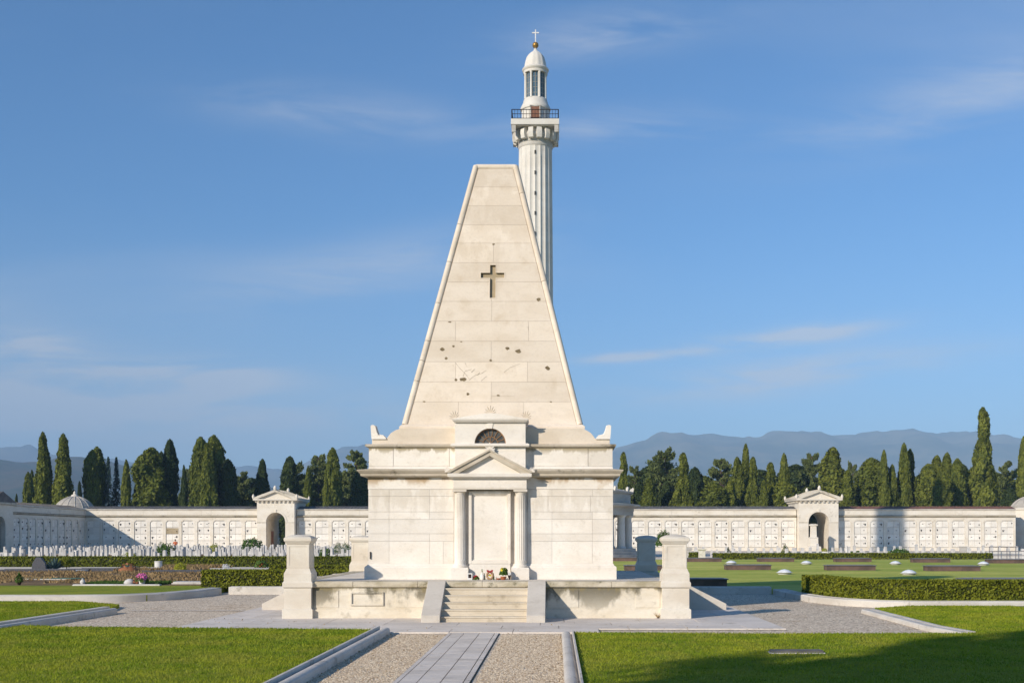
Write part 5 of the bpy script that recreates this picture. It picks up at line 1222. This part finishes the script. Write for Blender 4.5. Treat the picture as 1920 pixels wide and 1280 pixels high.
# dried and low planting of the beds
def tufts(label, x0, x1, y0, y1, n, h, mat, z, name='bed_plants', w_=.05):
    X = rng.uniform(x0, x1, n); Y = rng.uniform(y0, y1, n); hh = rng.uniform(.4, 1, n) * h; a = rng.uniform(0, 6.28, n)
    keep = np.array([noise.noise(Vector((x * .5, y * .35, 4))) > -.12 for x, y in zip(X, Y)]); X, Y, hh, a = X[keep], Y[keep], hh[keep], a[keep]; n = len(X); l = rng.normal(0, .35, (n, 2)) * hh[:, None]
    V = np.stack([np.stack([X - np.cos(a) * w_, Y - np.sin(a) * w_, np.full(n, z)], 1), np.stack([X + np.cos(a) * w_, Y + np.sin(a) * w_, np.full(n, z)], 1), np.stack([X + l[:, 0], Y + l[:, 1], z + hh], 1)], 1).reshape(-1, 3)
    return link(name, fastmesh(name, V, np.arange(3 * n).reshape(n, 3)), mat, label=label, kind='stuff')
tufts('dry brown plants of the left flower bed', -32, -12.6, 46, 62, 14000, .13, 'dryplant', .185)
tufts('low green planting along the front of the left flower bed', PX(165, 45), PX(305, 45), 44.3, 46.6, 5000, .14, 'bush', .185, name='low_plants', w_=.04)
tufts('dry grass round the white cylinder on the left', PX(280, 70), PX(400, 70), 64, 74, 5000, .28, 'dryplant', .12, name='dry_grass')

# ================================================================== SMALL THINGS OF THE LEFT BEDS
def box_thing(name, label, cat, parts, loc, rz=0, group=None):
    root = thing(name, label, cat, loc, rz, group)
    for nm, mt, bx in parts:
        m = MB(); m.box(*bx); m.build(nm, mt, root, bevel=.01)
    return root
def bx(u, Y, z=0): return (PX(u, Y), Y, z)
box_thing('grave_slab', 'bright flat stone slab beside the end of the left hedge', 'grave slab', [('slab', 'headstone', (-.55, .55, -.3, .3, 0, .10)), ('slab_foot', 'kerb', (-.6, .6, -.34, -.3, 0, .05))], bx(356, 45.6, .185))
box_thing('grave_slab', 'long narrow pale slab edging the low green planting', 'grave slab', [('slab', 'headstone', (-1.6, 1.6, -.12, .12, 0, .06)), ('slab_foot', 'kerb', (-1.62, 1.62, -.15, -.12, 0, .03))], bx(220, 43.9, .185))
for u, Y, w_, lb in ((60, 62.5, 4.6, 'long dark granite grave border at the far left of the bed'), (190, 64.5, 3.6, 'dark granite grave border right of the agave'), (330, 60.5, 3.4, 'low dark stone border left of the hedge end')):
    box_thing('grave_border', lb, 'grave border', [('rail', 'rubber', (-w_ / 2, w_ / 2, -.12, .0, 0, .15)), ('rail', 'rubber', (-w_ / 2, w_ / 2, 1.8, 1.92, 0, .13)), ('cover', 'headstone', (-w_ / 2 + .05, w_ / 2 - .05, .0, 1.8, 0, .08))], bx(u, Y, .15))
box_thing('cover_mat', 'flat green mat lying on the dry bed at the left', 'mat', [('mat', 'greenmat', (-1.3, 1.3, -.9, .9, 0, .03)), ('mat_edge', 'kerb', (-1.34, 1.34, -.95, -.9, 0, .04))], bx(88, 51, .185))
t = thing('dark_headstone', 'dark rough headstone at the far left beside the agaves', 'headstone', bx(74, 68, .12)); MB().xz([(-.42, 0), (.42, 0), (.36, .40), (.12, .70), (-.15, .74), (-.38, .34)], -.1, .1).build('stone_block', 'rubber', t, bevel=.02); MB().box(-.5, .5, -.2, .2, -.02, .06).build('stone_foot', 'rubber', t)
t = thing('flower_urn', 'small white figure urn at the left end of the low green planting', 'urn', bx(155, 44.2, .185)); MB().lathe([(.10, 0), (.12, .03), (.07, .06), (.10, .12), (.08, .18), (.03, .22), (.04, .25), (.01, .27)], n=14).build('urn_body', 'headstone', t, smooth=50); MB().lathe([(.14, -.02), (.14, .01)], n=14).build('urn_foot', 'headstone', t)
t = thing('flower_pot', 'white pot full of bright pink cyclamen in the left flower bed', 'potted flowers', bx(266, 44.2, .185)); MB().lathe([(.08, 0), (.12, .16), (.13, .16), (.13, .19), (.10, .18)], n=14).build('pot', 'whitepaint', t, smooth=40)
m = MB(); petals(m, (0, 0, .25), .20, 160, .045); m.build('blossoms', 'pink', t); m = MB(); petals(m, (0, 0, .19), .22, 80, .05); m.build('foliage', 'bush', t)
t = thing('pale_stone', 'pale rough stone with reddish plant left of the pink flowers', 'stone', bx(243, 44.4, .185)); MB().lathe([(.18, 0), (.22, .08), (.16, .18), (.06, .24)], n=9).build('stone_body', 'headstone', t, smooth=60); m = MB(); petals(m, (.25, 0, .05), .15, 60, .05); m.build('reddish_plant', 'clay', t)
t = thing('potted_conifer', 'small dark potted plant at the far left edge of the bed', 'potted plant', bx(36, 44.6, .185)); MB().lathe([(.05, 0), (.08, .10), (.085, .12)], n=12).build('pot', 'iron', t, smooth=40); o = bpy.data.objects.new('foliage', bush_mesh(5, .13, .36, 260, .07, 'bush', True)); COL.objects.link(o); o.parent = t; o.location = (0, 0, .1)
t = thing('white_cylinder', 'white round cylinder standing before the long hedge on the left', 'planter', bx(297, 70.5, .12)); MB().lathe([(.20, 0), (.22, .02), (.22, .42), (.20, .46), (.17, .44)], n=20).build('cylinder_body', 'headstone', t, smooth=40); MB().lathe([(.24, .40), (.24, .44)], n=20).build('rim', 'headstone', t)
t = thing('clay_mound', 'small orange clay mound on the left bed', 'mound', bx(241, 62.6, .15)); MB().lathe([(.55, 0), (.5, .15), (.36, .24), (.1, .28)], n=12).build('mound_body', 'clay', t, smooth=60); m = MB(); petals(m, (0, 0, .1), .4, 30, .08); m.build('mound_plant', 'clay', t)
t = thing('orange_flowers', 'small patch of orange flowers over the hedge between the left pier and the cypresses', 'flowers', bx(490, 73, .12)); m = MB(); petals(m, (0, 0, .1), .3, 60, .06); m.build('blossoms', 'orange', t); m = MB(); petals(m, (0, 0, .05), .4, 120, .08); m.build('foliage', 'bush', t)
box_thing('dark_plaque', 'dark flat grave plaque in the left headstone field', 'plaque', [('plate', 'rubber', (-.7, .7, -.1, .1, .5, .66)), ('leg', 'rubber', (-.6, -.5, -.08, .08, 0, .5)), ('leg', 'rubber', (.5, .6, -.08, .08, 0, .5))], bx(356, 126, .03))
box_thing('stone_slab', 'flat grey stone lying in the shaded part of the right lawn', 'stone slab', [('slab', 'roofgrey', (-.42, .42, -.13, .13, 0, .05)), ('slab_foot', 'kerb', (-.45, .45, -.16, .16, -.02, .015))], (PX(1493, 19.3), 19.3, .085))

# ================================================================== RIGHT LAWN: SKYLIGHT BOXES AND DOMES
def light_box(label, u, vb, Lm, z=.19):
    Y = GY(vb, z); root = thing('skylight_box', label, 'skylight', (PX(u, Y), Y, z), 0, 'long brown skylight boxes on the right lawn'); h = .25; d = .95
    for nm, b in (('side_panel', (-Lm / 2, Lm / 2, 0, .05, 0, h)), ('side_panel', (-Lm / 2, Lm / 2, d - .05, d, 0, h)), ('end_panel', (-Lm / 2, -Lm / 2 + .05, .05, d - .05, 0, h)), ('end_panel', (Lm / 2 - .05, Lm / 2, .05, d - .05, 0, h))):
        m = MB(); m.box(*b); m.build(nm, 'brownpanel', root)
    m = MB(); m.box(-Lm / 2 - .05, Lm / 2 + .05, -.05, d + .05, h, h + .035); m.build('rim', 'glassblock', root)
    m = MB(); m.box(-Lm / 2 + .10, Lm / 2 - .10, .10, d - .10, h + .035, h + .05); m.build('glass_lid', 'glassblock', root)
for u, vb, L_, lb in ((1176, 1051.5, 2.6, 'brown skylight box seen between the mausoleum and the shaded rear pier'), (1320, 1052.8, 2.6, 'first skylight box of the far row, just right of the front pier'), (1456, 1052.8, 2.6, 'second skylight box of the far row from the front pier'), (1601, 1053, 2.6, 'third skylight box of the far row from the front pier'), (1748, 1054, 2.6, 'fourth skylight box of the far row from the front pier'), (1892, 1055.5, 2.7, 'rightmost skylight box of the far row'),
                    (1215, 1069, 2.5, 'skylight box half hidden behind the shaded rear pier'), (1404, 1068, 2.45, 'left skylight box of the middle row, right of the front pier'), (1597, 1068.8, 2.6, 'middle skylight box of the middle row, its whole side sunlit'), (1790, 1070.2, 2.75, 'right skylight box of the middle row with its left half shaded'),
                    (1300, 1099, 2.45, 'dark fully shaded skylight box nearest the front pier'), (1878, 1099, 2.6, 'skylight box whose rim shows over the curved hedge')): light_box(lb, u, vb, L_)
def dome_light(label, u, vb, z=.19, r_=.40):
    Y = GY(vb, z); root = thing('dome_skylight', label, 'skylight dome', (PX(u, Y), Y, z), 0, 'white dome skylights on the right lawn')
    MB().lathe([(r_ * .78, 0), (r_ * .78, .06), (r_ * 1.0, .07), (r_ * 1.02, .09), (r_ * .9, .10)], n=20).build('collar', 'headstone', root, smooth=30)
    MB().lathe([(r_ * .9, .09), (r_ * .72, .16), (r_ * .42, .22), (r_ * .12, .245), (.01, .25)], n=20).build('dome_shell', 'acrylic', root, smooth=60)
for u, vb, lb in ((1371, 1057, 'white dome skylight between the first and second box of the far row'), (1512, 1057.5, 'white dome skylight right of the second box of the far row'), (1679, 1058, 'white dome skylight between the third and fourth box of the far row'), (1844, 1059, 'white dome skylight left of the rightmost far box'), (1471, 1076, 'shaded bluish dome skylight nearest the kerb'), (1704, 1077, 'largest white dome skylight, right behind the curved hedge')): dome_light(lb, u, vb)
t = thing('stone_post', 'slim white stone post with a cap behind the right front pier', 'post', (PX(1316, 98), 98, .1))
MB().rects([(.30, .30, 0), (.29, .29, .05), (.26, .26, .08), (.25, .25, .82)]).build('post_shaft', 'pier', t); MB().rects([(.29, .29, .82), (.34, .34, .88), (.34, .34, .95), (.2, .2, 1.0)]).build('post_cap', 'pier', t)
t = thing('stone_post', 'grey shaded stone post left of the slim white post', 'post', (PX(1291, 103), 103, .1)); MB().rects([(.30, .30, 0), (.26, .26, .08), (.25, .25, .82)]).build('post_shaft', 'towergrey', t); MB().rects([(.29, .29, .82), (.33, .33, .95), (.2, .2, 1.0)]).build('post_cap', 'towergrey', t)
for u, lb in ((1360, 'pale low table tomb left of the spiky sapling'), (1388, 'grey table tomb in the right headstone field'), (1625, 'dark square gravestone at the right foot of the right gateway'), (1806, 'tall dark gravestone in the right headstone row'), (1640, 'pale table tomb right of the low green bush')):
    big = u in (1806,); box_thing('table_tomb' if not big else 'dark_headstone', lb, 'tomb', [('tomb_body', 'headstone' if u in (1360, 1640) else 'towergrey', (-.28, .28, -.2, .2, 0, 1.1) if big else (-.75, .75, -.5, .5, 0, .55)), ('tomb_top', 'kerb', (-.32, .32, -.24, .24, 1.1, 1.18) if big else (-.85, .85, -.6, .6, .55, .63))], (PX(u, 104), 104, .05))
t = thing('wire_bin', 'pale metal cage standing at the right edge by the far hedge', 'cage', (PX(1888, 101), 101, .1))
m = MB()
for a in (-1.5, -.75, 0, .75, 1.5): m.tube([(a, 0, 0), (a, 0, 1.1)], .03, 5)
for z in (.35, .72, 1.1): m.tube([(-1.5, 0, z), (1.5, 0, z)], .03, 5)
m.build('cage_bars', 'glassblock', t); MB().box(-1.5, 1.5, .5, .55, .1, .7).build('back_sheet', 'headstone', t)

t = thing('weed_tuft', 'small dry weed tuft growing at the foot of the right front pier', 'weed', (2.45, 28.44, .03))
m = MB()
for i in range(40):
    a = random.uniform(0, 6.28); h = random.uniform(.05, .17); m.add([(-.006, 0, 0), (.006, 0, 0), (math.cos(a) * h * .9, -abs(math.sin(a)) * h * .5, h)], [(0, 1, 2)])
m.build('weed_blades', 'dryplant', t); MB().lathe([(.03, 0), (.02, .03)], n=6).build('weed_root', 'bark', t)
def litter(n, boxes):
    P = []; 
    for x0, x1, y0, y1, z, q in boxes:
        m_ = int(n * q); P.append(np.stack([x0 + (x1 - x0) * rng.uniform(0, 1, m_) ** 2.2, rng.uniform(y0, y1, m_), np.full(m_, z)], 1))
    P = np.vstack(P); V, Fc = leaves(P, np.tile([0, 0, 1.], (len(P), 1)), .035, up=0, aspect=.6); V[:, 2] = np.maximum(V[:, 2], P[0, 2] - .002)
    link('fallen_leaves', fastmesh('fallen_leaves', V, Fc), 'dryplant', kind='stuff', label='scattered dry leaves on the gravel')
litter(1, [(-3.34, -2.3, 14, 24, .03, 240), (.10, -1.0, 14, 24, .03, 260), (-11.2, -8.3, 27, 40, .03, 200), (7.6, 5.0, 24, 38, .03, 260), (-8, 4.5, 24.4, 28.3, .045, 90)])

# ================================================================== PERSON among the headstones
pr_ = thing('person', 'person in an orange shirt stooping among the headstones on the left', 'person', (PX(329, 150), 150, .03))
def skin_obj(name, verts, edges, rad, mat, parent, root=0):
    me = bpy.data.meshes.new(name); me.from_pydata(verts, edges, []); me.update(); o = bpy.data.objects.new(name, me); COL.objects.link(o); o.parent = parent; me.materials.append(M[mat])
    md = o.modifiers.new('skin', 'SKIN'); md.use_smooth_shade = True
    if not me.skin_vertices: me.attributes  # skin layer is made with the modifier
    for i, r_ in enumerate(rad): me.skin_vertices[0].data[i].radius = (r_, r_) if not isinstance(r_, tuple) else r_
    me.skin_vertices[0].data[root].use_root = True
    o.modifiers.new('sub', 'SUBSURF').levels = 1; return o
try:
    V_ = [(0, 0, .95), (.02, -.04, 1.15), (.03, -.10, 1.38), (.03, -.14, 1.48), (.03, -.17, 1.58), (.03, -.18, 1.67), (-.10, 0, .90), (-.12, -.02, .50), (-.12, .03, .08), (-.12, -.10, .04), (.10, 0, .90), (.12, .0, .50), (.12, .06, .08), (.12, -.07, .04), (-.17, -.10, 1.38), (-.25, -.20, 1.15), (-.18, -.38, 1.0), (.23, -.10, 1.38), (.30, -.22, 1.15), (.22, -.40, 1.02), (-.16, -.46, .97), (.20, -.48, .99)]
    E_ = [(0, 1), (1, 2), (2, 3), (3, 4), (4, 5), (0, 6), (6, 7), (7, 8), (8, 9), (0, 10), (10, 11), (11, 12), (12, 13), (2, 14), (14, 15), (15, 16), (2, 17), (17, 18), (18, 19), (16, 20), (19, 21)]
    R_ = [.13, .13, .14, .055, .095, .085, .09, .06, .045, .04, .09, .06, .045, .04, .06, .045, .035, .06, .045, .035, .035, .035]
    skin_obj('body', V_, E_, R_, 'skin', pr_)
    skin_obj('shirt', [(0, 0, .95), (.02, -.04, 1.15), (.03, -.10, 1.38), (.03, -.12, 1.45), (-.17, -.10, 1.38), (-.25, -.20, 1.15), (.23, -.10, 1.38), (.30, -.22, 1.15)], [(0, 1), (1, 2), (2, 3), (2, 4), (4, 5), (2, 6), (6, 7)], [.16, .16, .17, .08, .085, .07, .085, .07], 'shirt', pr_)
    skin_obj('trousers', [(0, 0, .98), (-.10, 0, .90), (-.12, -.02, .50), (-.12, .03, .12), (.10, 0, .90), (.12, .0, .50), (.12, .06, .12)], [(0, 1), (1, 2), (2, 3), (0, 4), (4, 5), (5, 6)], [.15, .11, .085, .07, .11, .085, .07], 'trousers', pr_)
    MB().lathe([(.02, 1.60), (.10, 1.63), (.105, 1.69), (.08, 1.75), (.01, 1.785)], .03, -.16, 12).build('hair', 'hair', pr_, smooth=60)
except Exception as ex: print('person', ex)

# ================================================================== AIR
hz_ = MB(); hz_.box(-9100, 9100, -900, 9500, -1.2, 760); ho = hz_.build('haze', bpy.data.materials.new('haze_air'), kind='stuff', label='thin blue haze over the plain')
hm = ho.data.materials[0]; hm.use_nodes = True; hn = hm.node_tree; hn.nodes.clear(); o_ = hn.nodes.new('ShaderNodeOutputMaterial'); vp = hn.nodes.new('ShaderNodeVolumePrincipled')
vp.inputs['Density'].default_value = .00018; vp.inputs['Color'].default_value = (.46, .70, 1.0, 1); vp.inputs['Anisotropy'].default_value = -.2
hn.links.new(vp.outputs[0], o_.inputs['Volume'])
